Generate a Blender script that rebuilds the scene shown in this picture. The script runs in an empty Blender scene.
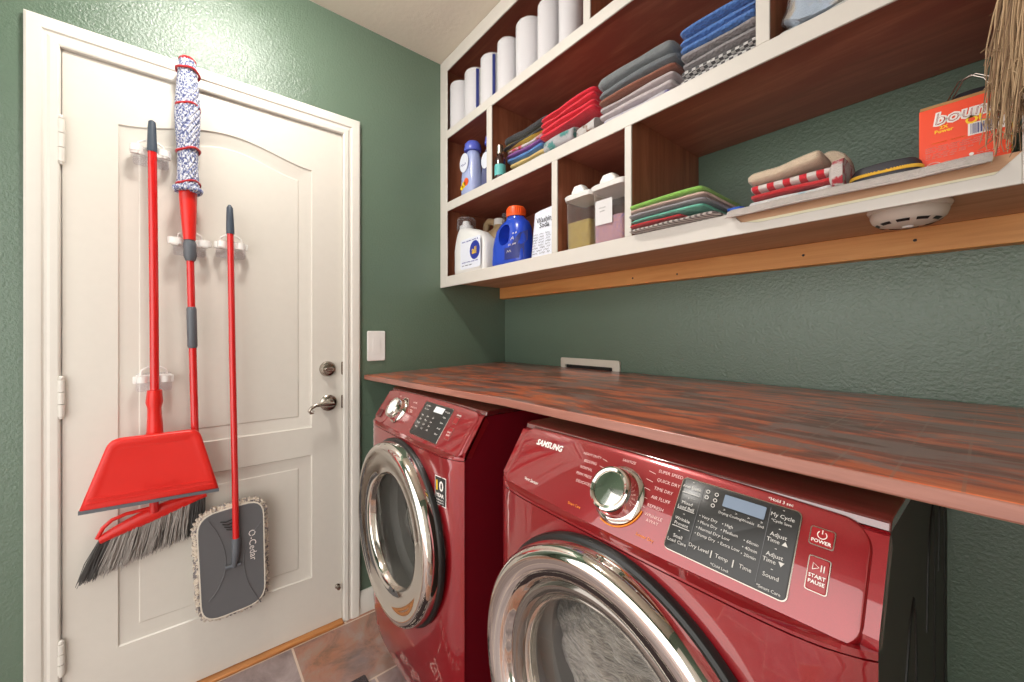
import bpy, bmesh, math, random
from math import pi, sin, cos, radians, sqrt, atan2, hypot
from mathutils import Vector, Matrix, noise as mnoise
from mathutils.geometry import tessellate_polygon

random.seed(7)
SC = bpy.context.scene
COL = SC.collection

# ------------------------------------------------------------------ camera
CF, CYAW, CV0 = 393.06, 0.8817, 333.4
CX, CY, CZ = 1.7322, -1.3753, 1.2103
_s, _c = sin(CYAW), cos(CYAW)


def ray(u, v):
    k = (u - 512) / CF
    return Vector((k * _c - _s, k * _s + _c, -(v - CV0) / CF))


def onx(u, v, x=0.0):
    d = ray(u, v)
    return Vector((CX, CY, CZ)) + d * ((x - CX) / d[0])


def ony(u, v, y):
    d = ray(u, v)
    return Vector((CX, CY, CZ)) + d * ((y - CY) / d[1])


cam = bpy.data.cameras.new('camera')
camo = bpy.data.objects.new('camera', cam)
COL.objects.link(camo)
camo.location = (CX, CY, CZ)
camo.rotation_euler = (pi / 2, 0, CYAW)
cam.sensor_width = 36
cam.lens = CF / 1024 * 36
cam.shift_y = -(341 - CV0) / 1024
cam.clip_start = 0.02
SC.camera = camo

# ------------------------------------------------------------------ materials
def lin(c):
    return tuple(((x / 255) / 12.92 if x / 255 <= 0.04045 else ((x / 255 + 0.055) / 1.055) ** 2.4) for x in c) + (1.0,)


class NB:
    def __init__(s, name):
        s.m = bpy.data.materials.new(name)
        s.m.use_nodes = True
        s.t = s.m.node_tree
        s.t.nodes.clear()
        s.out = s.n('ShaderNodeOutputMaterial')
        s.co = None

    def n(s, typ, ins=None, **kw):
        nd = s.t.nodes.new(typ)
        for k, v in kw.items():
            setattr(nd, k, v)
        for k, v in (ins or {}).items():
            s.set(nd, k, v)
        return nd

    def set(s, nd, k, v):
        sock = nd.inputs[k]
        if isinstance(v, bpy.types.NodeSocket):
            s.t.links.new(v, sock)
        else:
            sock.default_value = v

    def coord(s, scale=(1, 1, 1), rot=(0, 0, 0), loc=(0, 0, 0), kind='Object'):
        tc = s.n('ShaderNodeTexCoord')
        mp = s.n('ShaderNodeMapping', {'Vector': tc.outputs[kind], 'Scale': scale, 'Rotation': rot, 'Location': loc})
        return mp.outputs[0]

    def noise(s, vec, scale=5, detail=4, rough=0.55, dist=0.0):
        return s.n('ShaderNodeTexNoise', {'Vector': vec, 'Scale': scale, 'Detail': detail, 'Roughness': rough, 'Distortion': dist}).outputs[0]

    def ramp(s, fac, stops):
        r = s.n('ShaderNodeValToRGB', {'Fac': fac})
        e = r.color_ramp.elements
        while len(e) < len(stops):
            e.new(0.5)
        for i, (p, c) in enumerate(stops):
            e[i].position = p
            e[i].color = c if len(c) == 4 else lin(c)
        return r.outputs[0]

    def mix(s, fac, a, b, blend='MIX'):
        m = s.n('ShaderNodeMix', data_type='RGBA', blend_type=blend)
        s.set(m, 0, fac)
        s.set(m, 6, a if isinstance(a, bpy.types.NodeSocket) or len(a) == 4 else lin(a))
        s.set(m, 7, b if isinstance(b, bpy.types.NodeSocket) or len(b) == 4 else lin(b))
        return m.outputs[2]

    def bump(s, h, strength=0.3, dist=0.002):
        return s.n('ShaderNodeBump', {'Height': h, 'Strength': strength, 'Distance': dist}).outputs[0]

    def bsdf(s, color, rough=0.5, **kw):
        b = s.n('ShaderNodeBsdfPrincipled')
        s.set(b, 'Base Color', color if isinstance(color, bpy.types.NodeSocket) or len(color) == 4 else lin(color))
        s.set(b, 'Roughness', rough)
        for k, v in kw.items():
            s.set(b, k.replace('_', ' '), v)
        s.t.links.new(b.outputs[0], s.out.inputs[0])
        return b


def plain(name, c, rough=0.5, **kw):
    nb = NB(name)
    nz = nb.noise(nb.coord(), 35, 3)
    col = nb.mix(nz, tuple(max(0, x * 0.985) for x in c), tuple(min(255, x * 1.01) for x in c))
    nb.bsdf(col, rough, **kw)
    return nb.m


def cloth(name, c, c2=None, kind='weave', sc=1.0, rot=(0, 0, 0)):
    """woven cloth, with an optional woven pattern in a second colour"""
    nb = NB(name)
    v = nb.coord(rot=rot)
    base = nb.mix(nb.noise(v, 60, 3), tuple(x * 0.88 for x in c), tuple(min(255, x * 1.06) for x in c))
    if c2 is not None:
        if kind == 'check':
            f = nb.n('ShaderNodeTexChecker', {'Vector': v, 'Scale': sc, 'Color1': (1, 1, 1, 1), 'Color2': (0, 0, 0, 1)}).outputs[1]
        elif kind == 'stripe':
            f = nb.ramp(nb.n('ShaderNodeTexWave', {'Vector': v, 'Scale': sc, 'Distortion': 0.4, 'Detail': 1.0}, bands_direction='X').outputs[1], [(0.55, (0, 0, 0, 1)), (0.62, (1, 1, 1, 1))])
        elif kind == 'zstripe':
            f = nb.ramp(nb.n('ShaderNodeTexWave', {'Vector': v, 'Scale': sc, 'Distortion': 0.6, 'Detail': 1.0}, bands_direction='Z').outputs[1], [(0.5, (0, 0, 0, 1)), (0.6, (1, 1, 1, 1))])
        else:
            f = nb.ramp(nb.noise(v, sc, 3, 0.6), [(0.5, (0, 0, 0, 1)), (0.58, (1, 1, 1, 1))])
        base = nb.mix(f, base, c2)
    w = nb.noise(v, 420, 2)
    if kind == 'waffle':
        w = nb.n('ShaderNodeTexVoronoi', {'Vector': v, 'Scale': 150.0}).outputs[0]
    w2 = nb.noise(v, 40, 3)
    h = nb.n('ShaderNodeMath', {0: w, 1: w2}, operation='ADD').outputs[0]
    nb.bsdf(base, 0.95, Normal=nb.bump(h, 0.7, 0.004), Sheen_Weight=0.25)
    return nb.m


def wood(name, stops, axis='x', rough=0.45, sc=1.0, coat=0.0, blotch=None):
    nb = NB(name)
    sca = {'x': (1.2, 14, 14), 'y': (14, 1.2, 14), 'z': (14, 14, 1.2)}[axis]
    v = nb.coord(tuple(a * sc for a in sca))
    g = nb.noise(v, 2.2, 7, 0.62, 0.6)
    col = nb.ramp(g, stops)
    if blotch:
        b = nb.noise(nb.coord(tuple(a * sc for a in ((1.6, 5, 5) if axis == 'x' else (5, 5, 1.6)))), 2.4, 5, 0.6, 0.4)
        col = nb.mix(nb.ramp(b, [(0.40, (0, 0, 0, 1)), (0.62, (1, 1, 1, 1))]), col, blotch, 'MIX')
    fine = nb.noise(nb.coord(tuple(a * 6 for a in sca)), 3, 4)
    nb.bsdf(col, rough, Coat_Weight=coat, Coat_Roughness=0.12, Normal=nb.bump(fine, 0.12, 0.002))
    return nb.m


def wallpaint(name, c, scale=150, strength=0.42, rough=0.2):
    nb = NB(name)
    v = nb.coord()
    a = nb.noise(v, scale, 5, 0.6)
    b = nb.n('ShaderNodeTexVoronoi', {'Vector': v, 'Scale': scale * 0.75}, feature='SMOOTH_F1').outputs[0]
    h = nb.n('ShaderNodeMath', {0: a, 1: b}, operation='MULTIPLY_ADD')
    nb.set(h, 2, a)
    big = nb.noise(v, 1.3, 3)
    col = nb.mix(big, tuple(x * 0.96 for x in c), tuple(min(255, x * 1.04) for x in c))
    nb.bsdf(col, rough, Specular_IOR_Level=0.6, Normal=nb.bump(h.outputs[0], strength, 0.0035))
    return nb.m


M = {}
M['wall'] = wallpaint('green_wall_paint', (97, 117, 100))
M['ceil'] = wallpaint('ceiling_paint', (228, 219, 204), 60, 0.2, 0.8)
M['offwhite_wall'] = wallpaint('hall_paint', (214, 205, 188), 80, 0.3, 0.7)
M['door'] = plain('cream_door_paint', (217, 212, 202), 0.34)
M['trim'] = plain('white_trim_paint', (222, 218, 209), 0.36)
M['shelfwhite'] = plain('white_shelf_paint', (208, 203, 195), 0.45)
M['shelfcream'] = plain('cream_shelf_edge_paint', (222, 216, 184), 0.5)
M['wood_shelf'] = wood('red_brown_stain', [(0.25, (128, 78, 62)), (0.5, (164, 98, 78)), (0.75, (186, 120, 96))], 'x', 0.42, 1.0, 0.15, (150, 84, 68))
M['wood_shelf_v'] = wood('red_brown_stain_upright', [(0.25, (116, 66, 46)), (0.5, (150, 90, 64)), (0.75, (176, 112, 84))], 'z', 0.42, 1.0, 0.15)
M['wood_under'] = wood('raw_brown_underside', [(0.25, (170, 130, 98)), (0.5, (190, 148, 114)), (0.75, (206, 166, 130))], 'x', 0.6)
M['pine'] = wood('pine_cleat_wood', [(0.25, (196, 132, 70)), (0.5, (218, 156, 90)), (0.8, (232, 176, 110))], 'x', 0.5, 0.8)
def mk_counter():
    nb = NB('stained_counter_wood')
    v = nb.coord((1.7, 6, 6))
    g = nb.noise(v, 2.2, 6, 0.58, 1.3)
    col = nb.ramp(g, [(0.36, (100, 60, 52)), (0.47, (136, 68, 54)), (0.55, (200, 92, 52)), (0.70, (218, 122, 80))])
    b = nb.noise(nb.coord((2.2, 7, 7), loc=(3, 1, 0)), 2.2, 6, 0.62, 1.2)
    col = nb.mix(nb.ramp(b, [(0.49, (0, 0, 0, 1)), (0.57, (0.9, 0.9, 0.9, 1))]), col, (134, 106, 102))
    br = nb.n('ShaderNodeTexBrick', {'Vector': nb.coord(), 'Scale': 1.0, 'Mortar Size': 0.0016, 'Brick Width': 0.052, 'Row Height': 0.050, 'Color1': (0, 0, 0, 1), 'Color2': (0, 0, 0, 1), 'Mortar': (1, 1, 1, 1)}, offset=0.0)  # faint square grid, showing in random patches
    grid_fade = nb.ramp(nb.noise(nb.coord(), 3.2, 3), [(0.46, (0, 0, 0, 1)), (0.60, (0.45, 0.45, 0.45, 1))])
    f = nb.n('ShaderNodeMath', {0: br.outputs[1], 1: grid_fade}, operation='MULTIPLY').outputs[0]
    col = nb.mix(f, col, (150, 118, 104))
    nb.bsdf(col, 0.34, Coat_Weight=0.45, Coat_Roughness=0.14, Normal=nb.bump(g, 0.12, 0.002))
    return nb.m


M['counter'] = mk_counter()
M['counter_edge'] = wood('stained_counter_edge', [(0.25, (128, 82, 70)), (0.55, (158, 104, 88)), (0.8, (186, 132, 114))], 'x', 0.35, 1.2, 0.2)
M['oak'] = wood('threshold_oak', [(0.25, (150, 92, 44)), (0.55, (186, 122, 66)), (0.8, (206, 146, 86))], 'y', 0.4, 1.0, 0.1)


def mk_floor():
    nb = NB('slate_tile')
    v = nb.coord(rot=(0, 0, pi / 2), loc=(-1.067, -0.358, 0))
    br = nb.n('ShaderNodeTexBrick', {'Vector': v, 'Scale': 1.0, 'Mortar Size': 0.004, 'Brick Width': 0.333, 'Row Height': 0.33, 'Color1': (0, 0, 0, 1), 'Color2': (1, 1, 1, 1), 'Mortar': (0.5, 0.5, 0.5, 1), 'Mortar Smooth': 0.2}, offset=0.6)
    vn = nb.coord()
    n1 = nb.noise(vn, 7, 8, 0.65, 0.8)
    n2 = nb.noise(vn, 3.2, 5, 0.6, 1.2)
    c1 = nb.ramp(n1, [(0.3, (104, 92, 92)), (0.5, (142, 126, 124)), (0.7, (176, 160, 158))])
    c2 = nb.ramp(n1, [(0.3, (96, 84, 70)), (0.5, (168, 112, 86)), (0.7, (138, 126, 108))])
    f = nb.n('ShaderNodeMath', {0: br.outputs[0], 1: n2}, operation='MULTIPLY').outputs[0]
    c = nb.mix(nb.ramp(f, [(0.18, (0, 0, 0, 1)), (0.42, (1, 1, 1, 1))]), c1, c2)
    c = nb.mix(br.outputs[1], c, (206, 184, 166))
    nb.bsdf(c, 0.38, Normal=nb.bump(n1, 0.5, 0.006))
    return nb.m


M['floor'] = mk_floor()


def mk_red():
    nb = NB('red_machine_paint')
    v = nb.coord()
    fl = nb.noise(v, 900, 2)
    col = nb.mix(fl, (128, 11, 21), (152, 19, 28))
    nb.bsdf(col, 0.3, Metallic=0.3, Coat_Weight=1.0, Coat_Roughness=0.02, Coat_IOR=1.66)
    return nb.m


M['red'] = mk_red()
M['side_dark'] = plain('dark_cabinet_side', (58, 52, 46), 0.6)  # near-black tone of the dryer's cabinet side
M['side_red'] = plain('deep_red_cabinet_paint', (112, 12, 26), 0.22, Coat_Weight=0.8, Coat_Roughness=0.05)
M['chrome'] = plain('chrome', (226, 222, 216), 0.05, Metallic=1.0)
M['chrome_soft'] = plain('satin_nickel', (178, 170, 160), 0.25, Metallic=1.0)
M['steel'] = plain('drum_steel', (216, 214, 208), 0.22, Metallic=1.0)
M['black'] = plain('black_plastic', (24, 23, 23), 0.4)
M['blackgloss'] = plain('black_display_glass', (46, 45, 44), 0.3)
M['gasket'] = plain('grey_rubber', (120, 118, 114), 0.6)
M['lcd'] = plain('lcd_window', (126, 140, 158), 0.15)
M['btnred'] = plain('red_button', (150, 18, 26), 0.3, Coat_Weight=0.5)
M['print_white'] = plain('white_lettering', (238, 232, 226), 0.5)
M['print_pink'] = plain('pale_lettering', (232, 190, 186), 0.5)
M['print_orange'] = plain('orange_lettering', (240, 140, 30), 0.5)
M['print_dark'] = plain('dark_lettering', (40, 40, 44), 0.6)
M['print_blue'] = plain('blue_print', (34, 50, 150), 0.5)
M['print_yellow'] = plain('yellow_print', (250, 206, 40), 0.5)
M['red_plastic'] = plain('red_plastic', (222, 38, 30), 0.32)
M['red_metal'] = plain('red_coated_tube', (206, 26, 26), 0.25, Coat_Weight=0.5)
M['grey_plastic'] = plain('grey_plastic', (92, 96, 102), 0.45)
M['plate_grey'] = plain('grey_mop_plate', (98, 98, 100), 0.5)
M['dark_plastic'] = plain('charcoal_plastic', (64, 74, 86), 0.45)
M['white_plastic'] = plain('white_plastic', (232, 230, 226), 0.4)
M['offwhite_plastic'] = plain('off_white_plastic', (222, 214, 200), 0.45)
M['bristle_d'] = plain('dark_bristle', (86, 84, 82), 0.7)
M['bristle_l'] = plain('grey_bristle', (176, 170, 164), 0.7)
M['paper'] = plain('paper_towel', (214, 212, 212), 0.9)
M['navy'] = plain('navy_print', (40, 50, 120), 0.5)


def mk_clear(name, tint, op=0.12, rough=0.05):
    nb = NB(name)
    tr = nb.n('ShaderNodeBsdfTransparent', {'Color': lin(tint)})
    gl = nb.n('ShaderNodeBsdfPrincipled', {'Base Color': lin(tint), 'Roughness': rough})
    lw = nb.n('ShaderNodeLayerWeight', {'Blend': 0.5}).outputs[1]
    fr = nb.n('ShaderNodeMath', {0: lw, 1: 4.0}, operation='POWER')
    a = nb.n('ShaderNodeMath', {0: fr.outputs[0], 1: 0.6, 2: op}, operation='MULTIPLY_ADD', use_clamp=True)
    mx = nb.n('ShaderNodeMixShader', {0: a.outputs[0], 1: tr.outputs[0], 2: gl.outputs[0]})
    nb.t.links.new(mx.outputs[0], nb.out.inputs[0])
    return nb.m


def mk_glass(name, tint, refl=0.06):
    nb = NB(name)
    tr = nb.n('ShaderNodeBsdfTransparent', {'Color': lin(tint)})
    gl = nb.n('ShaderNodeBsdfGlossy', {'Color': (1, 1, 1, 1), 'Roughness': 0.02})
    lw = nb.n('ShaderNodeLayerWeight', {'Blend': 0.5}).outputs[1]
    fr = nb.n('ShaderNodeMath', {0: lw, 1: 4.0}, operation='POWER')
    a = nb.n('ShaderNodeMath', {0: fr.outputs[0], 1: 0.6, 2: refl}, operation='MULTIPLY_ADD', use_clamp=True)
    mx = nb.n('ShaderNodeMixShader', {0: a.outputs[0], 1: tr.outputs[0], 2: gl.outputs[0]})
    nb.t.links.new(mx.outputs[0], nb.out.inputs[0])
    return nb.m


M['film'] = mk_clear('clear_wrap', (250, 250, 252), 0.05, 0.06)
M['clear'] = mk_clear('clear_plastic', (236, 236, 238), 0.05, 0.08)
M['cleartub'] = mk_clear('clear_tub', (250, 248, 246), 0.03, 0.06)
M['glass'] = mk_glass('door_glass', (250, 250, 248), 0.07)
M['smoke'] = mk_glass('smoky_door_glass', (176, 172, 166), 0.10)

# ------------------------------------------------------------------ mesh builder
class MB:
    def __init__(s):
        s.v, s.f, s.mi, s.mats = [], [], [], []
        s.x = Matrix.Identity(4)

    def _m(s, m):
        if m not in s.mats:
            s.mats.append(m)
        return s.mats.index(m)

    def add(s, vs, fs, m):
        o = len(s.v)
        s.v += [tuple(s.x @ Vector(p)) for p in vs]
        k = s._m(m)
        for f in fs:
            s.f.append([i + o for i in f])
            s.mi.append(k)
        return s

    def box(s, lo, hi, m):
        x0, y0, z0 = lo
        x1, y1, z1 = hi
        return s.add([(x0, y0, z0), (x1, y0, z0), (x1, y1, z0), (x0, y1, z0), (x0, y0, z1), (x1, y0, z1), (x1, y1, z1), (x0, y1, z1)],
                     [(0, 3, 2, 1), (4, 5, 6, 7), (0, 1, 5, 4), (1, 2, 6, 5), (2, 3, 7, 6), (3, 0, 4, 7)], m)

    def rings(s, rings, m, cap0=True, cap1=True, closed=True):
        """loft through a list of equal-length rings"""
        n = len(rings[0])
        vs = [p for r in rings for p in r]
        fs = []
        for i in range(len(rings) - 1):
            for j in range(n if closed else n - 1):
                a, b = i * n + j, i * n + (j + 1) % n
                fs.append((a, b, b + n, a + n))
        if cap0:
            fs.append(tuple(range(n))[::-1])
        if cap1:
            fs.append(tuple((len(rings) - 1) * n + j for j in range(n)))
        return s.add(vs, fs, m)

    def lathe(s, prof, m, o=(0, 0, 0), ax='z', n=48, cap=(True, True)):
        o = Vector(o)
        if not isinstance(ax, str):
            q = Vector((0, 0, 1)).rotation_difference(Vector(ax).normalized()).to_matrix()
        else:
            q = {'z': Matrix.Identity(3), 'y': Matrix.Rotation(-pi / 2, 3, 'X'), 'x': Matrix.Rotation(pi / 2, 3, 'Y')}[ax]
        rs = []
        for r, h in prof:
            rs.append([tuple(o + q @ Vector((max(r, 1e-5) * cos(2 * pi * j / n), max(r, 1e-5) * sin(2 * pi * j / n), h))) for j in range(n)])
        return s.rings(rs, m, *cap)

    def tube(s, pts, r, m, n=10, caps=True):
        pts = [Vector(p) for p in pts]
        rs = r if isinstance(r, (list, tuple)) else [r] * len(pts)
        up = None
        out = []
        for i, p in enumerate(pts):
            t = (pts[min(i + 1, len(pts) - 1)] - pts[max(i - 1, 0)]).normalized()
            if up is None:
                up = Vector((0, 0, 1)) if abs(t.z) < 0.9 else Vector((1, 0, 0))
            a = t.cross(up).normalized()
            up = a.cross(t).normalized()
            out.append([tuple(p + (a * cos(2 * pi * j / n) + up * sin(2 * pi * j / n)) * rs[i]) for j in range(n)])
        return s.rings(out, m, caps, caps)

    def prism(s, poly, h0, h1, m, ax='z'):
        """extrude a 2-D polygon; ax names the extrusion axis"""
        def q(p, h):
            return {'z': (p[0], p[1], h), 'y': (p[0], h, p[1]), 'x': (h, p[0], p[1])}[ax]
        return s.rings([[q(p, h0) for p in poly], [q(p, h1) for p in poly]], m)

    def text(s, txt, size, m, org, ex, ez, align='CENTER', depth=0.0004, shear=0.0, bold=0.0):
        """flat lettering standing on a surface: org point, ex reading direction, ez up direction"""
        cu = bpy.data.curves.new('t', 'FONT')
        cu.body = txt
        cu.size = size
        cu.align_x = align
        cu.align_y = 'CENTER'
        cu.resolution_u = 2
        cu.offset = bold
        cu.shear = shear
        ob = bpy.data.objects.new('t', cu)
        COL.objects.link(ob)
        dg = bpy.context.evaluated_depsgraph_get()
        me = bpy.data.meshes.new_from_object(ob.evaluated_get(dg))
        ex, ez, org = Vector(ex).normalized(), Vector(ez).normalized(), Vector(org)
        nn = ex.cross(ez)
        s.add([org + ex * v.co.x + ez * v.co.y + nn * depth for v in me.vertices], [tuple(p.vertices) for p in me.polygons], m)
        bpy.data.objects.remove(ob)
        bpy.data.curves.remove(cu)
        bpy.data.meshes.remove(me)
        return s

    def squiggle(s, x0, x1, z, y, amp, m, r=0.0006, seed=0, words=3):
        """an unreadable line of print, standing in the x-z plane at depth y"""
        rr_ = random.Random(seed)
        x = x0
        while x < x1 - amp:
            w = min(x1 - x, (x1 - x0) / words * rr_.uniform(0.6, 1.0))
            n = max(4, int(w / amp * 2.2))
            s.tube([(x + w * k / n, y, z + amp * 0.5 * (1 if k % 2 else -1) * rr_.uniform(0.4, 1.0)) for k in range(n + 1)], r, m, 4)
            x += w + amp * 1.2
        return s

    def build(s, name, parent=None, ang=35, bevel=0, seg=2, flip=True):
        me = bpy.data.meshes.new(name)
        me.from_pydata(s.v, [], s.f)
        for m in s.mats:
            me.materials.append(m)
        me.polygons.foreach_set('material_index', s.mi)
        if flip:
            bm = bmesh.new()
            bm.from_mesh(me)
            bmesh.ops.recalc_face_normals(bm, faces=bm.faces)
            bm.to_mesh(me)
            bm.free()
        me.polygons.foreach_set('use_smooth', [True] * len(me.polygons))
        me.set_sharp_from_angle(angle=radians(ang))
        me.update()
        o = bpy.data.objects.new(name, me)
        COL.objects.link(o)
        if parent:
            o.parent = parent
        if bevel:
            b = o.modifiers.new('bevel', 'BEVEL')
            b.width = bevel
            b.segments = seg
            b.limit_method = 'ANGLE'
            b.angle_limit = radians(40)
        return o


def tag(o, label, cat, group=None, kind=None):
    o['label'] = label
    o['category'] = cat
    if group:
        o['group'] = group
    if kind:
        o['kind'] = kind
    return o


def thing(name, label, cat, loc=(0, 0, 0), rz=0.0, group=None):
    o = bpy.data.objects.new(name, None)
    o.empty_display_size = 0.05
    COL.objects.link(o)
    o.location = loc
    o.rotation_euler = (0, 0, rz)
    bpy.context.view_layer.update()
    return tag(o, label, cat, group)


def structure(o, label=None):
    o['kind'] = 'structure'
    if label:
        o['label'] = label
    return o


def rrect(x0, x1, z0, z1, r, n=6):
    pts = []
    for cx, cz, a0 in ((x1 - r, z0 + r, -pi / 2), (x1 - r, z1 - r, 0), (x0 + r, z1 - r, pi / 2), (x0 + r, z0 + r, pi)):
        for i in range(n + 1):
            a = a0 + pi / 2 * i / n
            pts.append((cx + r * cos(a), cz + r * sin(a)))
    return pts


def inset(poly, d):
    """offset a CCW polygon inwards by d"""
    n = len(poly)
    out = []
    for i in range(n):
        p0, p1, p2 = Vector(poly[i - 1]), Vector(poly[i]), Vector(poly[(i + 1) % n])
        a, b = (p1 - p0).normalized(), (p2 - p1).normalized()
        na, nb_ = Vector((-a.y, a.x)), Vector((-b.y, b.x))
        m = (na + nb_)
        if m.length < 1e-6:
            m = na
        m.normalize()
        k = max(0.4, m.dot(na))
        out.append(tuple(p1 + m * d / k))
    return out


def superring(z, cx, cy, hx, hy, p=3.0, n=40):
    out = []
    for j in range(n):
        a = 2 * pi * j / n
        ca, sa = cos(a), sin(a)
        out.append((cx + hx * math.copysign(abs(ca) ** (2 / p), ca), cy + hy * math.copysign(abs(sa) ** (2 / p), sa), z))
    return out


def loft(mb, secs, m, n=40, cap=(True, True)):
    return mb.rings([superring(z, cx, cy, hx, hy, p, n) for z, cx, cy, hx, hy, p in secs], m, *cap)


# ------------------------------------------------------------------ the room
RX, RY, CEIL = 2.35, -2.1, 2.545
DL, DR, DT = -1.6621, -0.875, 2.045          # door edges on the left wall


def wall_with_hole(name, y0, y1, h0, h1, ht):
    mb = MB()
    t = 0.10
    for (a, b, c, d) in ((y0, h0, 0, CEIL), (h1, y1, 0, CEIL), (h0, h1, ht, CEIL)):
        mb.box((-t, a, c), (0, b, d), M['wall'])
    return structure(mb.build(name))


g = 0.004
wall_with_hole('wall_left', RY, 0.0, DL - g, DR + g, DT + g)
structure(MB().box((-0.1, 0, 0), (RX + 0.1, 0.1, CEIL), M['wall']).build('wall_back'))
structure(MB().box((RX, RY, 0), (RX + 0.1, 0.0, CEIL), M['wall']).build('wall_right'))
mbw = MB()
mbw.box((-0.1, RY - 0.1, 0), (0.18, RY, CEIL), M['wall'])  # unseen wall; its wide opening is shaped to let the fill light in
mbw.box((0.18, RY - 0.1, 2.1), (RX + 0.1, RY, CEIL), M['wall'])
structure(mbw.build('wall_front'))
# a second cream door stands closed in the right wall
mb = MB()
mb.box((RX - 0.035, -1.86, 0.012), (RX - 0.0005, -1.08, 2.045), M['door'])
d2 = structure(mb.build('door_2', bevel=0.002))
for z0_, z1_ in ((0.23, 0.72), (0.84, 1.88)):
    mb = MB()
    pr_ = rrect(-1.74, -1.20, z0_, z1_, 0.01)
    mb.rings([[(RX - 0.0351 - h, a, b) for a, b in (inset(pr_, q) if q else pr_)] for h, q in ((0, 0), (0.006, 0.012), (0.006, 0.02), (0.002, 0.045))], M['door'])
    mb.build('raised_panel', d2)
mb = MB()
mb.box((RX - 0.018, -1.93, 0), (RX - 0.0005, -1.865, 2.12), M['trim'])
mb.box((RX - 0.018, -1.075, 0), (RX - 0.0005, -1.01, 2.12), M['trim'])
mb.box((RX - 0.018, -1.865, 2.05), (RX - 0.0005, -1.075, 2.12), M['trim'])
structure(mb.build('trim_3'))
structure(MB().box((-0.1, RY - 2.5, -0.1), (RX + 0.1, 0.1, 0), M['floor']).build('floor'))
structure(MB().box((-0.1, RY - 0.1, CEIL), (RX + 0.1, 0.1, CEIL + 0.1), M['ceil']).build('ceiling'))

# door casing, swept with mitred corners
TO = 0.0692
prof = [(0.002, 0.0), (0.002, 0.011), (0.006, 0.0135), (0.020, 0.0145), (0.027, 0.0105), (0.033, 0.0105), (0.037, 0.0155), (0.048, 0.018), (0.064, 0.018), (TO, 0.015), (TO, 0.0)]
mb = MB()
path = [((DL, 0.0), (-1, 0)), ((DL, DT), (-1, 1)), ((DR, DT), (1, 1)), ((DR, 0.0), (1, 0))]
TTOP = 2.1184 - DT
rs = []
for (py, pz), (ay, az) in path:
    rs.append([(h + 0.0, py + ay * w, pz + az * w * (TTOP / TO)) for w, h in prof])
mb.rings(rs, M['trim'])
# jamb lining
for (a, b, c, d) in ((DL - g, DL - 0.001, 0, DT + g), (DR + 0.001, DR + g, 0, DT + g), (DL, DR, DT + 0.001, DT + g)):
    mb.box((-0.1, a, c), (0.0022, b, d), M['trim'])
structure(mb.build('trim_1', ang=25), 'white moulded casing around the cream door')
structure(MB().box((-0.06, DL, 0), (0.028, DR, 0.012), M['oak']).build('trim_2', bevel=0.004), 'oak threshold strip under the door')
bprof = [(0, 0), (0.013, 0), (0.013, 0.07), (0.009, 0.082), (0.006, 0.095), (0, 0.095)]
mb = MB()
for a, b in ((DR + TO, -0.002), (RY, DL - TO)):
    mb.rings([[(x, a, z) for x, z in bprof], [(x, b, z) for x, z in bprof]], M['trim'])
structure(mb.build('baseboard_left'))
structure(MB().rings([[(0.014, -x, z) for x, z in bprof], [(RX, -x, z) for x, z in bprof]], M['trim']).build('baseboard_back'))

# ------------------------------------------------------------------ the door
def arch_panel(d=0.0):
    y0, y1, z0, z1, sag = -1.545 + d, -0.990 - d, 0.832 + d, 1.866 - d, 0.056
    pts = [(y0, z0), (y1, z0)]
    n = 28
    for i in range(n + 1):
        t = 1 - 2 * i / n
        pts.append(((y0 + y1) / 2 + t * (y1 - y0) / 2, z1 + sag * (0.5 + 0.5 * cos(pi * t)) ** 0.85))
    return pts


def flat_panel(d=0.0):
    return [(-1.545 + d, 0.228 + d), (-0.990 - d, 0.228 + d), (-0.990 - d, 0.722 - d), (-1.545 + d, 0.722 - d)]


mb = MB()
outer = [(DL + 0.001, 0.014), (DR - 0.001, 0.014), (DR - 0.001, DT - 0.001), (DL + 0.001, DT - 0.001)]
panels = [arch_panel(), flat_panel()]
polys = [[Vector((a, b, 0)) for a, b in outer]] + [[Vector((a, b, 0)) for a, b in p] for p in panels]
flatv = [v for p in polys for v in p]
tris = tessellate_polygon(polys)
mb.add([(0.0, v.x, v.y) for v in flatv], [tuple(t) for t in tris], M['door'])
for pf in (arch_panel, flat_panel):
    steps = [(0.0, 0.0), (0.003, -0.004), (0.007, -0.0055), (0.016, -0.007), (0.030, -0.010), (0.043, -0.0125), (0.047, -0.0125), (0.050, -0.0105)]
    rr = []
    for d, x in steps:
        rr.append([(x, a, b) for a, b in pf(d)])
    mb.rings(rr, M['door'], False, True)
mb.rings([[(0.0, a, b) for a, b in outer], [(-0.035, a, b) for a, b in outer]], M['door'], False, True)
door = mb.build('door_1', ang=28, flip=True)
structure(door, 'cream two panel door with arched upper panel')
bmz = bmesh.new()
bmz.from_mesh(door.data)
bmesh.ops.remove_doubles(bmz, verts=bmz.verts, dist=1e-5)
bmesh.ops.recalc_face_normals(bmz, faces=bmz.faces)
bmz.to_mesh(door.data)
bmz.free()
door.data.set_sharp_from_angle(angle=radians(28))

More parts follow.
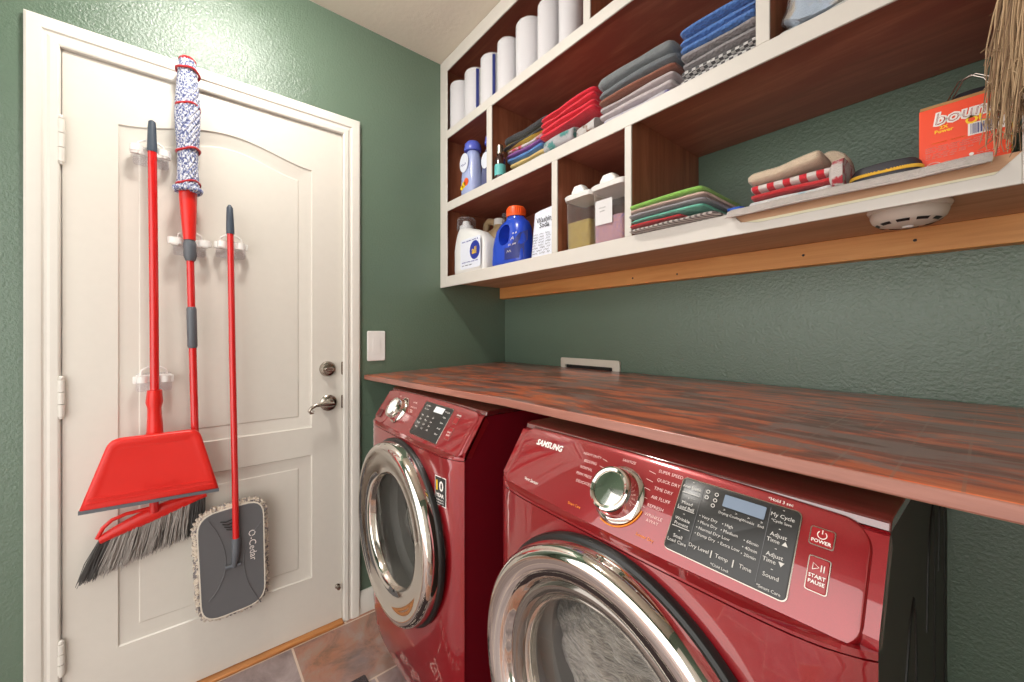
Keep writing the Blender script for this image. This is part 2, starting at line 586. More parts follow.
for z0, z1 in ((1.712, 1.838), (0.968, 1.076), (0.215, 0.305)):
    mb = MB()
    yc = DL + 0.001
    k = (z1 - z0) / 3
    for i in range(3):
        mb.lathe([(0.0, z0 + k * i), (0.0072, z0 + k * i), (0.0072, z0 + k * (i + 1) - 0.0022), (0.0, z0 + k * (i + 1) - 0.0012)], M['trim'], (0.0105, yc, 0), n=16)
    mb.lathe([(0.0, z1), (0.006, z1), (0.006, z1 + 0.006), (0.003, z1 + 0.010), (0, z1 + 0.011)], M['trim'], (0.0105, yc, 0), n=14)
    mb.lathe([(0.0, z0 - 0.009), (0.004, z0 - 0.007), (0.005, z0), (0, z0)], M['trim'], (0.0105, yc, 0), n=14)
    mb.build('hinge', door)
# deadbolt
dp = onx(328, 369, 0.008)
mb = MB().lathe([(0.0, 0.0), (0.0315, 0.0), (0.031, 0.006), (0.027, 0.011), (0.020, 0.013), (0.019, 0.0155), (0.0, 0.0165)], M['chrome_soft'], (0.0, dp.y, dp.z), 'x', 40)
bolt = mb.build('deadbolt', door)
mb = MB()
mb.rings([[(0.016 + h, dp.y + a, dp.z + b) for a, b in rrect(-0.016 + q, 0.016 - q, -0.007 + q, 0.007 - q, 0.005)] for h, q in ((0, 0), (0.012, 0.0), (0.015, 0.002))], M['chrome_soft'])
mb.build('thumb_turn', bolt)
# lever
lp = onx(329, 403, 0.008)
mb = MB().lathe([(0.0, 0.0), (0.0335, 0.0), (0.033, 0.007), (0.028, 0.012), (0.019, 0.014), (0.016, 0.018), (0.013, 0.03), (0.012, 0.045), (0.0, 0.046)], M['chrome_soft'], (0.0, lp.y, lp.z), 'x', 40)
ros = mb.build('door_lever', door)
mb = MB()
L = [(0.045, 0.008, 0.0), (0.05, -0.012, 0.001), (0.05, -0.035, 0.004), (0.05, -0.058, 0.0025), (0.05, -0.075, -0.006), (0.05, -0.083, -0.017), (0.05, -0.078, -0.026), (0.05, -0.069, -0.026), (0.05, -0.067, -0.019), (0.05, -0.072, -0.017)]
mb.tube([(x, lp.y + a, lp.z + b) for x, a, b in L], [0.009, 0.0095, 0.0085, 0.0075, 0.007, 0.006, 0.0052, 0.0045, 0.004, 0.003], M['chrome_soft'], 12)
mb.build('lever_handle', ros)
for zz in (dp.z, lp.z):
    mb = MB()
    mb.prism(rrect(DR - 0.004, DR + 0.010, zz - 0.028, zz + 0.028, 0.006), 0.0005, 0.0035, M['chrome_soft'], 'x')
    mb.build('strike_plate', door)
sp = onx(338, 587, 0.01)
MB().lathe([(0.0, 0.0), (0.010, 0.0), (0.010, 0.004), (0.006, 0.006), (0.006, 0.016), (0.0075, 0.017), (0.0075, 0.022), (0, 0.023)], M['chrome_soft'], (0.0, sp.y, sp.z), 'x', 20).build('door_bumper', door)

# light switch
t = thing('light_switch', 'white rocker light switch on the green wall right of the door', 'light switch', (0, -0.731, 1.155))
mb = MB()
mb.rings([[(h, a, b) for a, b in rrect(-0.040 + q, 0.040 - q, -0.066 + q, 0.066 - q, 0.006)] for h, q in ((0.0005, 0), (0.004, 0), (0.0065, 0.0025))], M['white_plastic'])
mb.build('switch_plate', t)
mb = MB()
mb.rings([[(h + b * 0.03, a, b) for a, b in rrect(-0.0165, 0.0165, -0.033, 0.033, 0.002)] for h in (0.0065, 0.0085)], M['white_plastic'])
mb.build('rocker', t)

# ------------------------------------------------------------------ counter
CD, CT, CTH = 0.7855, 1.0536, 0.0195


def ctz(x, y):
    f = max(0.0, 1 - x / 1.0)
    return -0.024 * f * (-y / CD)


mb = MB()
nx, ny = 24, 8
x0, x1, y0, y1 = 0.003, RX - 0.004, -CD, -0.014


def gp(i, j):
    return x0 + (x1 - x0) * i / nx, y0 + (y1 - y0) * j / ny


top, bot = [], []
for i in range(nx + 1):
    for j in range(ny + 1):
        x, y = gp(i, j)
        dz = ctz(x, y)
        top.append((x, y, CT + dz))
        bot.append((x, y, CT - CTH + dz))
N = (nx + 1) * (ny + 1)
fs = []
for i in range(nx):
    for j in range(ny):
        a = i * (ny + 1) + j
        q = (a, a + ny + 1, a + ny + 2, a + 1)
        fs.append(q)
        fs.append(tuple(N + k for k in q[::-1]))
mb.add(top + bot, fs, M['counter'])
ku = mb._m(M['wood_under'])
mb.mi = [ku if min(f) >= N else k_ for f, k_ in zip(mb.f, mb.mi)]
side = []
for i in range(nx):
    a, b = i * (ny + 1), (i + 1) * (ny + 1)
    side.append((a, N + a, N + b, b))
    side.append((a + ny, b + ny, N + b + ny, N + a + ny))
for j in range(ny):
    a, b = j, j + 1
    side.append((a, b, N + b, N + a))
    a, b = nx * (ny + 1) + j, nx * (ny + 1) + j + 1
    side.append((a, N + a, N + b, b))
o0 = len(mb.v) - 2 * N
k = mb._m(M['counter_edge'])
for f in side:
    mb.f.append([i + o0 for i in f])
    mb.mi.append(k)
ct = tag(mb.build('countertop', bevel=0.0025), 'long red-brown stained wood countertop over the red laundry machines', 'countertop')

# outlet box peeking over the counter
t = thing('outlet_box', 'cream recessed laundry outlet box frame on the back wall, half hidden behind the countertop', 'outlet box', (0.603, 0, 1.0))
a, b, hi, lo = 0.438, 0.768, 1.097, 0.90
mb = MB()
fr = rrect(a, b, lo, hi, 0.008)
inn = rrect(a + 0.03, b - 0.035, lo + 0.03, hi - 0.030, 0.004)
rr = [[(p, -0.001, q) for p, q in fr], [(p, -0.009, q) for p, q in fr], [(p, -0.011, q) for p, q in inset(fr, 0.003)], [(p, -0.011, q) for p, q in inn], [(p, -0.0015, q) for p, q in inn]]
mb.x = Matrix.Translation((-0.603, 0, -1.0))
mb.rings(rr, M['offwhite_plastic'], False, False)
mb.build('frame', t)
mb = MB()
mb.x = Matrix.Translation((-0.603, 0, -1.0))
mb.prism(inn, -0.002, -0.0008, M['black'], 'y')
mb.build('recess', t)

# ------------------------------------------------------------------ shelf unit
SD = 0.4106
YF = -SD
ZA, ZB, ZC = 2.190, 1.842, 1.486      # tops of the three boards
SX1 = 1.800
shelf = thing('shelf_unit', 'white-fronted open wall shelf unit with red-brown stained compartments', 'shelf', (0.9, 0, ZC))
inv = Matrix.Translation((-0.9, 0, -ZC))


def sh():
    m = MB()
    m.x = inv
    return m


# face frame
mb = sh()
W = M['shelfwhite']
fy0, fy1 = YF, YF + 0.006
for lo, hi in (((0.002, 1.435), (0.066, CEIL - 0.002)), ((1.764, 1.435), (SX1, CEIL - 0.002)),
               ((0.066, 2.150), (1.764, 2.190)), ((0.066, 1.800), (1.764, 1.842)), ((0.066, 2.478), (1.764, CEIL - 0.002)),
               ((0.393, 1.842), (0.428, 2.150)), ((0.775, 1.486), (0.801, 1.800)), ((1.068, 1.486), (1.090, 1.800)),
               ((1.405, 1.842), (1.432, 2.150)), ((0.915, 2.190), (0.943, 2.478))):
    mb.box((lo[0], fy0, lo[1]), (hi[0], fy1, hi[1]), W)
low = [(0.066, 1.435), (1.764, 1.435), (1.764, 1.484), (1.738, 1.457), (1.41, 1.455), (1.375, 1.462), (1.355, 1.486), (0.066, 1.486)]
mb.prism(low, fy0, fy1, W, 'y')
mb.build('face_frame', shelf, bevel=0.0015)
mb = sh()
mb.box((1.352, fy1 + 0.0005, 1.448), (1.7635, fy1 + 0.003, 1.4855), M['shelfcream'])
mb.build('shelf_edge_strip', shelf)['label'] = 'cream painted shelf edge strip in the cut-away'
H = M['wood_shelf']
V = M['wood_shelf_v']
yb = -0.004
for nm, z1, z0, xa, xb, mt in (('shelf_board', ZA, ZA - 0.019, 0.02, 1.78, H), ('shelf_board', ZB, ZB - 0.019, 0.02, 1.78, H), ('shelf_board', ZC, 1.462, 0.003, SX1, M['wood_under']), ('top_board', CEIL - 0.004, CEIL - 0.03, 0.02, 1.78, H)):
    mb = sh()
    mb.box((xa, fy1 + 0.0002, z0), (xb, yb, z1), mt)
    mb.build(nm, shelf)
for nm, xa, xb, z0, z1 in (('side_panel', 0.003, 0.0195, ZC + 0.0003, CEIL - 0.004), ('side_panel', 1.7805, SX1 - 0.002, ZC + 0.0003, CEIL - 0.004),
                           ('divider', 0.400, 0.418, ZB + 0.0003, ZA - 0.0195), ('divider', 0.779, 0.797, ZC + 0.0003, ZB - 0.0195), ('divider', 1.071, 1.089, ZC + 0.0003, ZB - 0.0195),
                           ('divider', 1.410, 1.428, ZB + 0.0003, ZA - 0.0195), ('divider', 0.920, 0.938, ZA + 0.0003, CEIL - 0.0305)):
    mb = sh()
    mb.box((xa, fy1 + 0.0002, z0), (xb, yb, z1), V)
    mb.build(nm, shelf)
for xa, xb, z0, z1 in ((0.0195, 1.0710, ZC, ZB - 0.0195), (0.0195, 1.78, ZB, ZA - 0.0195), (0.0195, 1.78, ZA, CEIL - 0.0305)):
    mb = sh()
    mb.box((xa, yb + 0.0002, z0 + 0.0003), (xb, -0.0008, z1), H)
    mb.build('back_panel', shelf)
mb = sh()
mb.box((0.003, -0.040, 1.4004), (RX - 0.3, -0.001, 1.4615), M['pine'])
cl = mb.build('wall_cleat', shelf, bevel=0.002)
cl['label'] = 'natural pine cleat under the shelf'
for xx, zz in ((0.85, 1.425), (1.03, 1.42), (1.40, 1.43), (1.62, 1.432)):
    mb = sh()
    mb.lathe([(0.0, 0.0), (0.0035, 0.0), (0.003, 0.001), (0, 0.0006)], M['print_dark'], (xx, -0.0402, zz), (0, -1, 0), 12)
    mb.build('screw_head', shelf)


from mathutils.geometry import delaunay_2d_cdt
# ------------------------------------------------------------------ laundry machines
HW = 0.301                       # half width
RZ = 0.630                       # door centre height


def front_y(x):
    a = min(1.0, abs(x) / HW)
    return 0.002 + 0.006 * a * a + 0.026 * a ** 9


PO = Vector((0, 0.015, 0.900))               # panel origin at the lip
PS = Vector((0, 0.5547, 0.8320))             # up the slope
PN = Vector((0, -0.8320, 0.5547))            # out of the slope


def pcurve(x, s):
    return 0.002 - 0.0085 * (x / 0.29) ** 2 - 0.0035 * ((s - 0.065) / 0.067) ** 2


def pp(x, s, n=0.0):
    return PO + Vector((x, 0, 0)) + PS * s + PN * (n + pcurve(x, s))


def ptext(mb, txt, size, m, x, s, align='CENTER', **kw):
    xc = x + (0 if align == 'CENTER' else (0.28 if align == 'LEFT' else -0.28) * len(txt) * size)
    mb.text(txt, size, m, pp(x, s, kw.pop('n', 0.0) + 0.0002), pp(xc + 0.004, s) - pp(xc - 0.004, s), pp(x, s + 0.003) - pp(x, s - 0.003), align, 0.0005, **kw)


def weld(o):
    b = bmesh.new()
    b.from_mesh(o.data)
    bmesh.ops.remove_doubles(b, verts=b.verts, dist=2e-5)
    bmesh.ops.recalc_face_normals(b, faces=b.faces)
    b.to_mesh(o.data)
    b.free()
    o.data.set_sharp_from_angle(angle=radians(28))


def machine(name, label, loc, rz, side_mat, dryer):
    root = thing(name, label, name.replace('_', ' '), loc, rz)
    R = M['red']
    # cabinet : sides, back and floor, open towards the front
    mb = MB()
    prof = [(0.037, 0.17), (0.037, 0.9125), (0.0925, 0.9955), (0.724, 0.9955), (0.727, 0.99), (0.727, 0.022), (0.13, 0.022), (0.12, 0.03)]
    n = len(prof)
    xs = [-HW, -HW + 0.003, HW - 0.003, HW]
    rs = []
    for x in (-HW + 0.002, HW - 0.002):
        rs.append([(x, a, b) for a, b in prof])
    mb.rings(rs, side_mat)
    # cut the front open: drop the front quads
    keep = []
    for f, k in zip(mb.f, mb.mi):
        ys = [mb.v[i][1] for i in f]
        zs = [mb.v[i][2] for i in f]
        if len(f) == 4 and max(ys) < 0.04 and max(zs) > 0.9:
            continue
        keep.append((f, k))
    mb.f, mb.mi = [f for f, k in keep], [k for f, k in keep]
    mb.build('cabinet', root, ang=20)
    # pressed ribs on the right side panel, groove shade painted black on the dryer
    for yy, zt in ((0.29, 0.86), (0.50, 0.93), (0.66, 0.965)):
        mb = MB()
        pts = [(HW - 0.0022, yy - 0.10, zt - 0.18), (HW - 0.0022, yy - 0.085, zt - 0.08), (HW - 0.0022, yy - 0.05, zt - 0.02), (HW - 0.0022, yy - 0.022, zt - 0.004), (HW - 0.0022, yy - 0.006, zt - 0.03), (HW - 0.0022, yy, zt - 0.09), (HW - 0.0022, yy, 0.12)]
        mb.tube(pts, 0.0026, M['black'] if dryer else side_mat, 8)
        mb.build('side_rib', root)
    # lid
    mb = MB()
    pl = [(0.100, 0.9965), (0.7265, 0.9965), (0.7265, 1.0065), (0.715, 1.0105), (0.112, 1.0105), (0.103, 1.007)]
    mb.rings([[(x, a, b) for a, b in pl] for x in (-HW, HW)], M['lid'])
    mb.build('lid', root, bevel=0.002)
    # upper front frame: the sloped fascia that carries the control pod
    mb = MB()
    nx = 48
    rr = []
    for i in range(nx + 1):
        x = -HW + 2 * HW * i / nx
        fy = front_y(x)
        q = [(0.0365, 0.8945), (fy, 0.8945), (fy, 0.898), (max(fy, 0.020), 0.902)]
        e = 0.010 * (abs(x) / HW) ** 8
        for s_ in (0.02, 0.06, 0.10, 0.118):
            p = pp(x, s_, -0.016 - e)
            q.append((max(p.y, fy + 0.001), p.z))
        q += [(0.097, 0.9985), (0.099, 0.9958), (0.0918, 0.9958), (0.0365, 0.9128)]
        rr.append([(x, a, b) for a, b in q])
    mb.rings(rr, R)
    mb.build('upper_fascia', root, ang=30)
    # lower front panel with the door opening
    mb = MB()
    z1 = 0.8925
    angs = sorted(set([2 * pi * k / 120 for k in range(120)] + [atan2((z1 - RZ) * sgz if sgz > 0 else -(RZ - 0.16), HW * sgx) % (2 * pi) for sgx in (-1, 1) for sgz in (-1, 1)]))
    rin = 0.205
    RR = []
    ts = [0, 0.1, 0.2, 0.3, 0.4, 0.5, 0.6, 0.7, 0.8, 0.88, 0.94, 1.0]

    def zbot(x):
        return 0.148 + 0.034 * abs(x / HW) ** 2.2

    for tt in ts:
        ring = []
        for a in angs:
            ca, sa = cos(a), sin(a)
            k = 1e9
            if abs(ca) > 1e-6:
                k = min(k, HW / abs(ca))
            if sa > 1e-6:
                k = min(k, (z1 - RZ) / sa)
            if sa < -1e-6:
                k2 = (RZ - 0.15) / -sa
                k = min(k, k2)
                for _ in range(8):
                    if k >= HW / max(abs(ca), 1e-6) - 1e-6:
                        xx = HW
                    else:
                        xx = k * ca
                    k2 = (RZ - zbot(min(abs(xx), HW))) / -sa
                    k = min(HW / max(abs(ca), 1e-6), k2)
            r = rin + (k - rin) * tt
            x = r * ca
            z = RZ + r * sa
            y = front_y(x)
            if z < 0.30:
                y += 0.020 * ((0.30 - z) / 0.15) ** 2
            ring.append((x, y, z))
        RR.append(ring)
    RR.append([(x, max(y, 0.036) if z > 0.25 else y + 0.05, z) for x, y, z in RR[-1]])
    mb.rings(RR, R, False, False)
    mb.build('front_panel', root, ang=30)
    mb = MB()
    mb.box((-HW + 0.01, 0.13, 0.002), (HW - 0.01, 0.20, 0.155), M['black'])
    mb.build('toe_kick', root)
    for sx in (-1, 1):
        for yy in (0.18, 0.66):
            mb = MB()
            mb.lathe([(0, 0), (0.022, 0), (0.022, 0.01), (0.008, 0.013), (0.008, 0.03), (0, 0.03)], M['black'], (sx * 0.25, yy, 0.0), n=16)
            mb.build('foot', root)
    # left lower vent slot (service door edge)
    # drum and gasket
    mb = MB()
    mb.lathe([(0.2045, 0.004), (0.208, 0.02), (0.205, 0.05), (0.186, 0.07), (0.184, 0.10), (0.188, 0.105)], M['gasket'], (0, 0, RZ), 'y', 64, (False, False))
    mb.build('gasket', root)
    mb = MB()
    mb.lathe([(0.189, 0.106), (0.235, 0.125), (0.25, 0.15), (0.25, 0.56), (0.235, 0.58), (0.08, 0.60), (0.0, 0.60)], M['drumsteel'], (0, 0, RZ), 'y', 64, (False, False))
    mb.build('drum', root)
    if not dryer:
        for k in range(3):
            a = pi / 2 + 2 * pi * k / 3 + 0.5
            mb = MB()
            mb.tube([(0.232 * cos(a), 0.17, RZ + 0.232 * sin(a)), (0.222 * cos(a), 0.2, RZ + 0.222 * sin(a)), (0.222 * cos(a), 0.5, RZ + 0.222 * sin(a)), (0.236 * cos(a), 0.54, RZ + 0.236 * sin(a))], [0.012, 0.026, 0.026, 0.012], M['steel'], 12)
            mb.build('drum_paddle', root)
    # door ring
    mb = MB()
    C_ = M['chrome']
    if dryer:
        pr = [(0.2535, 0.0), (0.2548, -0.014), (0.2545, -0.028), (0.2525, -0.037), (0.2485, -0.0435), (0.243, -0.0462), (0.236, -0.0465), (0.225, -0.0450), (0.214, -0.0425), (0.207, -0.0400), (0.202, -0.036), (0.1985, -0.031), (0.194, -0.026)]
    else:
        pr = [(0.2535, 0.0), (0.2548, -0.014), (0.2542, -0.028), (0.2515, -0.037), (0.2465, -0.0435), (0.240, -0.0462), (0.232, -0.0458), (0.226, -0.0440), (0.220, -0.0425), (0.208, -0.0415), (0.194, -0.0405), (0.180, -0.0385), (0.170, -0.0355), (0.164, -0.031)]
    mb.lathe(pr, C_, (0, 0, RZ), 'y', 128, (False, False))
    ring = mb.build('door_ring', root, ang=60)
    mb = MB()
    mb.lathe([(0.254, 0.004), (0.2615, 0.003), (0.2625, -0.004), (0.260, -0.009), (0.2548, -0.011)], M['black'], (0, 0, RZ), 'y', 96, (False, False))
    mb.build('door_seal', root)
    if dryer:
        # smoky lens between ring and window, then the window bowl
        mb = MB()
        mb.lathe([(0.1935, -0.0255), (0.189, -0.0275), (0.182, -0.027), (0.174, -0.022), (0.169, -0.013), (0.168, -0.006)], M['smokeplastic'], (0, 0, RZ), 'y', 96, (False, False))
        mb.build('door_lens', ring)
        mb = MB()
        mb.lathe([(0.168, -0.006), (0.1705, -0.0125), (0.167, -0.016), (0.162, -0.013), (0.1605, -0.004), (0.1615, 0.006)], M['steelrim'], (0, 0, RZ), 'y', 96, (False, False))
        mb.build('window_rim', ring, ang=60)
        mb = MB()
        mb.lathe([(0.1612, 0.004), (0.152, 0.010), (0.12, 0.019), (0.07, 0.026), (0.03, 0.028), (0.0, 0.0285)], M['glass'], (0, 0, RZ), 'y', 64, (False, False))
        mb.build('door_glass', ring, ang=60)
    else:
        mb = MB()
        mb.lathe([(0.164, -0.031), (0.1625, -0.026), (0.160, -0.020), (0.158, -0.016)], M['steelrim'], (0, 0, RZ), 'y', 96, (False, False))
        mb.build('inner_bezel', ring)
        mb = MB()
        mb.lathe([(0.158, -0.018), (0.153, 0.0), (0.146, 0.045), (0.135, 0.090), (0.120, 0.112), (0.09, 0.124), (0.045, 0.130), (0.0, 0.131)], M['glass'], (0, 0, RZ), 'y', 80, (False, False))
        mb.build('door_glass', ring, ang=60)
    # ---- control pod
    def pod_outline():
        pts = []
        XW = 0.291
        for x, s_ in rrect(-XW, XW, -0.002, 0.132, 0.030, 8):
            if s_ < 0.06 and abs(x) < 0.27:
                pass
            pts.append((x, s_))
        # subdivide the long bottom edge and bow it
        out = []
        for i, p in enumerate(pts):
            q = pts[(i + 1) % len(pts)]
            out.append(p)
            if abs(q[0] - p[0]) > 0.2:
                for k in range(1, 16):
                    t_ = k / 16
                    out.append((p[0] + (q[0] - p[0]) * t_, p[1] + (q[1] - p[1]) * t_))
        return [(x, s_ - (0.008 * (1 - (x / XW) ** 2) if s_ < 0.05 else -0.004 * (1 - (x / XW) ** 2) if s_ > 0.12 else 0)) for x, s_ in out]
    po = pod_outline()
    mb = MB()
    rr = []
    for d, nn_ in ((0.004, -0.026), (0.0, -0.018), (0.0, -0.008), (0.0012, -0.0035), (0.0035, -0.001), (0.007, 0.0)):
        rr.append([tuple(pp(x, s_, nn_)) for x, s_ in (inset(po, d) if d else po)])
    mb.rings(rr, R, True, False)
    cp = inset(po, 0.007)
    big = inset(po, 0.011)
    pts2 = [Vector(p) for p in cp]
    ne = len(pts2)

    def inside(x, s_):
        c_ = False
        for i in range(len(big)):
            (xa, ya), (xb, yb_) = big[i], big[i - 1]
            if (ya > s_) != (yb_ > s_) and x < (xb - xa) * (s_ - ya) / (yb_ - ya) + xa:
                c_ = not c_
        return c_
    for i in range(61):
        for j in range(13):
            x, s_ = -0.285 + 0.57 * i / 60, 0.004 + 0.12 * j / 12
            if inside(x, s_):
                pts2.append(Vector((x, s_)))
    cv, ce, cf, _, _, _ = delaunay_2d_cdt(pts2, [(i, (i + 1) % ne) for i in range(ne)], [], 1, 1e-7)
    mb.add([tuple(pp(v.x, v.y)) for v in cv], [tuple(f) for f in cf], R)
    pod = mb.build('control_pod', root, ang=28)
    weld(pod)
    # chrome hairline under the lip
    mb = MB()
    mb.tube([tuple(pp(x * 0.28, -0.0035 - 0.007 * (1 - x * x), -0.0085)) for x in [k / 20 for k in range(-20, 21)]], 0.0022, M['chrome'], 6)
    mb.build('lip_trim', pod)
    kx, ks = (-0.009, 0.061) if dryer else (-0.122, 0.064)
    mb = MB()
    kr = 1.0 if dryer else 0.95
    mb.lathe([(0.0, 0.0), (0.0455 * kr, 0.0), (0.0455 * kr, 0.003), (0.043 * kr, 0.006), (0.039 * kr, 0.008), (0.0375 * kr, 0.013), (0.0365 * kr, 0.026), (0.034 * kr, 0.031), (0.031 * kr, 0.0325), (0.0275 * kr, 0.0315), (0.0265 * kr, 0.029), (0.0, 0.029)], M['chrome'], pp(kx, ks, 0.0002), PN, 64)
    kn = mb.build('cycle_knob', pod, ang=30)
    mb = MB()
    mb.lathe([(0.0, 0.0), (0.0255 * kr, 0.0), (0.0255 * kr, 0.001), (0.0, 0.0016)], M['chrome'] if dryer else M['white_plastic'], pp(kx, ks, 0.0293), PN, 48)
    mb.build('knob_cap', kn)
    if dryer:
        mb = MB()
        pts = []
        for k in range(25):
            a = -pi * 0.62 + pi * 0.55 * k / 24
            pts.append(tuple(pp(kx + 0.0475 * cos(a), ks + 0.0475 * sin(a), 0.0012)))
        mb.tube(pts, 0.0013, M['print_orange'], 6)
        mb.build('dial_light', pod)
    dx0, dx1, s0, s1 = (0.083, 0.226, 0.018, 0.118) if dryer else (0.014, 0.174, 0.014, 0.118)
    mb = MB()
    rr = [[tuple(pp(x, s_, h)) for x, s_ in rrect(dx0 + q, dx1 - q, s0 + q, s1 - q, 0.006)] for h, q in ((0.0002, 0), (0.0018, 0), (0.0024, 0.0008))]
    mb.rings(rr, M['blackgloss'])
    disp = mb.build('display_panel', pod)
    mb = MB()
    e = 0.0012
    rr = []
    a_ = rrect(dx0 - e, dx1 + e, s0 - e, s1 + e, 0.007)
    b_ = rrect(dx0, dx1, s0, s1, 0.006)
    mb.rings([[tuple(pp(x, s_, 0.0002)) for x, s_ in a_], [tuple(pp(x, s_, 0.0016)) for x, s_ in a_], [tuple(pp(x, s_, 0.0020)) for x, s_ in b_], [tuple(pp(x, s_, 0.0003)) for x, s_ in b_]], M['chrome_soft'], False, False)
    mb.build('display_bezel', pod)
    mb = MB()
    lx0, lx1, l0, l1 = (0.142, 0.191, 0.0955, 0.1115) if dryer else (0.085, 0.135, 0.094, 0.112)
    mb.rings([[tuple(pp(x, s_, h)) for x, s_ in rrect(lx0, lx1, l0, l1, 0.001)] for h in (0.0024, 0.0029)], M['lcd'] if dryer else M['lcdlit'])
    mb.build('lcd_window', disp)
    for bx0, bx1, b0, b1 in (((0.2375, 0.2585, 0.0885, 0.1075), (0.2405, 0.2585, 0.041, 0.0755)) if dryer else ((0.199, 0.218, 0.082, 0.100), (0.199, 0.218, 0.036, 0.068))):
        mb = MB()
        mb.rings([[tuple(pp(x, s_, h)) for x, s_ in rrect(bx0 + q, bx1 - q, b0 + q, b1 - q, 0.002)] for h, q in ((0.0002, 0), (0.0014, 0), (0.0022, 0.0008))], M['btnred'])
        a_, b_ = rrect(bx0 - 0.001, bx1 + 0.001, b0 - 0.001, b1 + 0.001, 0.0025), rrect(bx0, bx1, b0, b1, 0.002)
        mb.rings([[tuple(pp(x, s_, 0.0002)) for x, s_ in a_], [tuple(pp(x, s_, 0.0012)) for x, s_ in a_], [tuple(pp(x, s_, 0.0012)) for x, s_ in b_]], M['chrome_soft'], False, False)
        mb.build('power_button' if b0 > 0.08 else 'start_button', pod)
    # ---- lettering
    WT = M['print_white']
    M['print_grey'] = M.get('print_grey') or plain('grey_white_lettering', (206, 202, 196), 0.5)
    lt = MB()
    dn = 0.0026
    if dryer:
        lt2 = MB()
        ptext(lt2, 'SAMSUNG', 0.0165, WT, -0.197, 0.102, bold=0.0006)
        lt2.build('brand_lettering', pod, flip=False)
        lt2 = MB()
        ptext(lt2, 'Vent Sensor', 0.0085, WT, -0.205, 0.026)
        lt2.build('feature_lettering', pod, flip=False)
        ptext(lt, 'Smart Care', 0.0062, M['print_orange'], -0.085, 0.018)
        ptext(lt, 'Sensor Dry', 0.0062, M['print_orange'], 0.052, 0.018)
        for i, w_ in enumerate(('HEAVY DUTY', 'BEDDING', 'NORMAL', 'PERM PRESS', 'DELICATES')):
            ptext(lt, w_, 0.0068, M['print_pink'], -0.066 - 0.004 * (2 - abs(i - 2)), 0.108 - i * 0.0125, 'RIGHT')
        ptext(lt, 'SANITIZE', 0.0062, M['print_pink'], -0.012, 0.1165)
        for i, w_ in enumerate(('SUPER SPEED', 'QUICK DRY', 'TIME DRY', 'AIR FLUFF', 'REFRESH')):
            ptext(lt, w_, 0.0068, M['print_pink'], 0.040 + (0.002 if i in (0, 4) else 0.004), 0.116 - i * 0.0135, 'LEFT')
        ptext(lt, 'WRINKLE', 0.0066, M['print_pink'], 0.042, 0.049, 'LEFT')
        ptext(lt, 'AWAY', 0.0066, M['print_pink'], 0.047, 0.0415, 'LEFT')
        for i in range(5):
            for sd, x0_, x1_ in ((-1, -0.063, -0.052 + 0.002 * (2 - abs(i - 2))), (1, 0.027, 0.039)):
                s_ = (0.108 if sd < 0 else 0.112) - i * 0.0132
                lt.rings([[tuple(pp(x0_, s_ + q, 0.0005)) for q in (-0.0004, 0.0004)], [tuple(pp(x1_, s_ - 0.002 + q, 0.0005)) for q in (-0.0004, 0.0004)]], M['print_pink'], False, False, False)
        ptext(lt, '*Hold 3 sec', 0.0056, WT, 0.203, 0.124)
        lt.build('panel_lettering', pod, flip=False)
        lt = MB()
        WT = M['print_grey']
        for s_, lines in ((0.106, ('Anti Static',)), (0.083, ('Mixed', 'Load Bell')), (0.060, ('Wrinkle', 'Prevent')), (0.037, ('Small', 'Load Care'))):
            ptext(lt, '-', 0.008, WT, 0.0985, s_ + 0.0085, n=dn)
            for k, w_ in enumerate(lines):
                ptext(lt, w_, 0.0062, WT, 0.0985, s_ - 0.0065 * k, n=dn)
        for s_ in (0.0975, 0.0735, 0.0495):
            lt.rings([[tuple(pp(0.087, s_ + q, 0.003)) for q in (-0.0004, 0.0004)], [tuple(pp(0.111, s_ + q, 0.003)) for q in (-0.0004, 0.0004)]], WT, False, False, False)
        for i, w_ in enumerate(('Drying', 'Cooling', 'Wrinkle', 'End')):
            ptext(lt, w_, 0.0045, WT, 0.146 + 0.0145 * i, 0.0865, n=dn)
            ptext(lt, '>', 0.005, WT, 0.146 + 0.0145 * i, 0.0912, n=dn)
        for i, w_ in enumerate(('Very Dry', 'More Dry', 'Normal Dry', 'Damp Dry')):
            ptext(lt, '• ' + w_, 0.0054, WT, 0.118, 0.0735 - 0.0078 * i, 'LEFT', n=dn)
        for i, w_ in enumerate(('High', 'Medium', 'Low', 'Extra Low')):
            ptext(lt, '• ' + w_, 0.0054, WT, 0.1475, 0.0735 - 0.0078 * i, 'LEFT', n=dn)
        for i, w_ in enumerate(('60min', '40min', '20min')):
            ptext(lt, '• ' + w_, 0.0054, WT, 0.175, 0.064 - 0.0078 * i, 'LEFT', n=dn)
        for x_, w_ in ((0.1275, 'Dry Level'), (0.156, 'Temp'), (0.183, 'Time')):
            ptext(lt, w_, 0.0066, WT, x_, 0.034, n=dn)
        for x_ in (0.1435, 0.1695):
            ptext(lt, '|', 0.009, WT, x_, 0.034, n=dn, bold=0.0003)
        for x_, s_ in ((0.1205, 0.108), (0.132, 0.1075), (0.1205, 0.1), (0.132, 0.0995), (0.131, 0.092)):
            lt.rings([[tuple(pp(x_ + 0.0027 * cos(a), s_ + 0.0027 * sin(a), 0.003)) for a in [k * pi / 4 for k in range(8)]], [tuple(pp(x_ + 0.0018 * cos(a), s_ + 0.0018 * sin(a), 0.003)) for a in [k * pi / 4 for k in range(8)]]], WT, False, False)
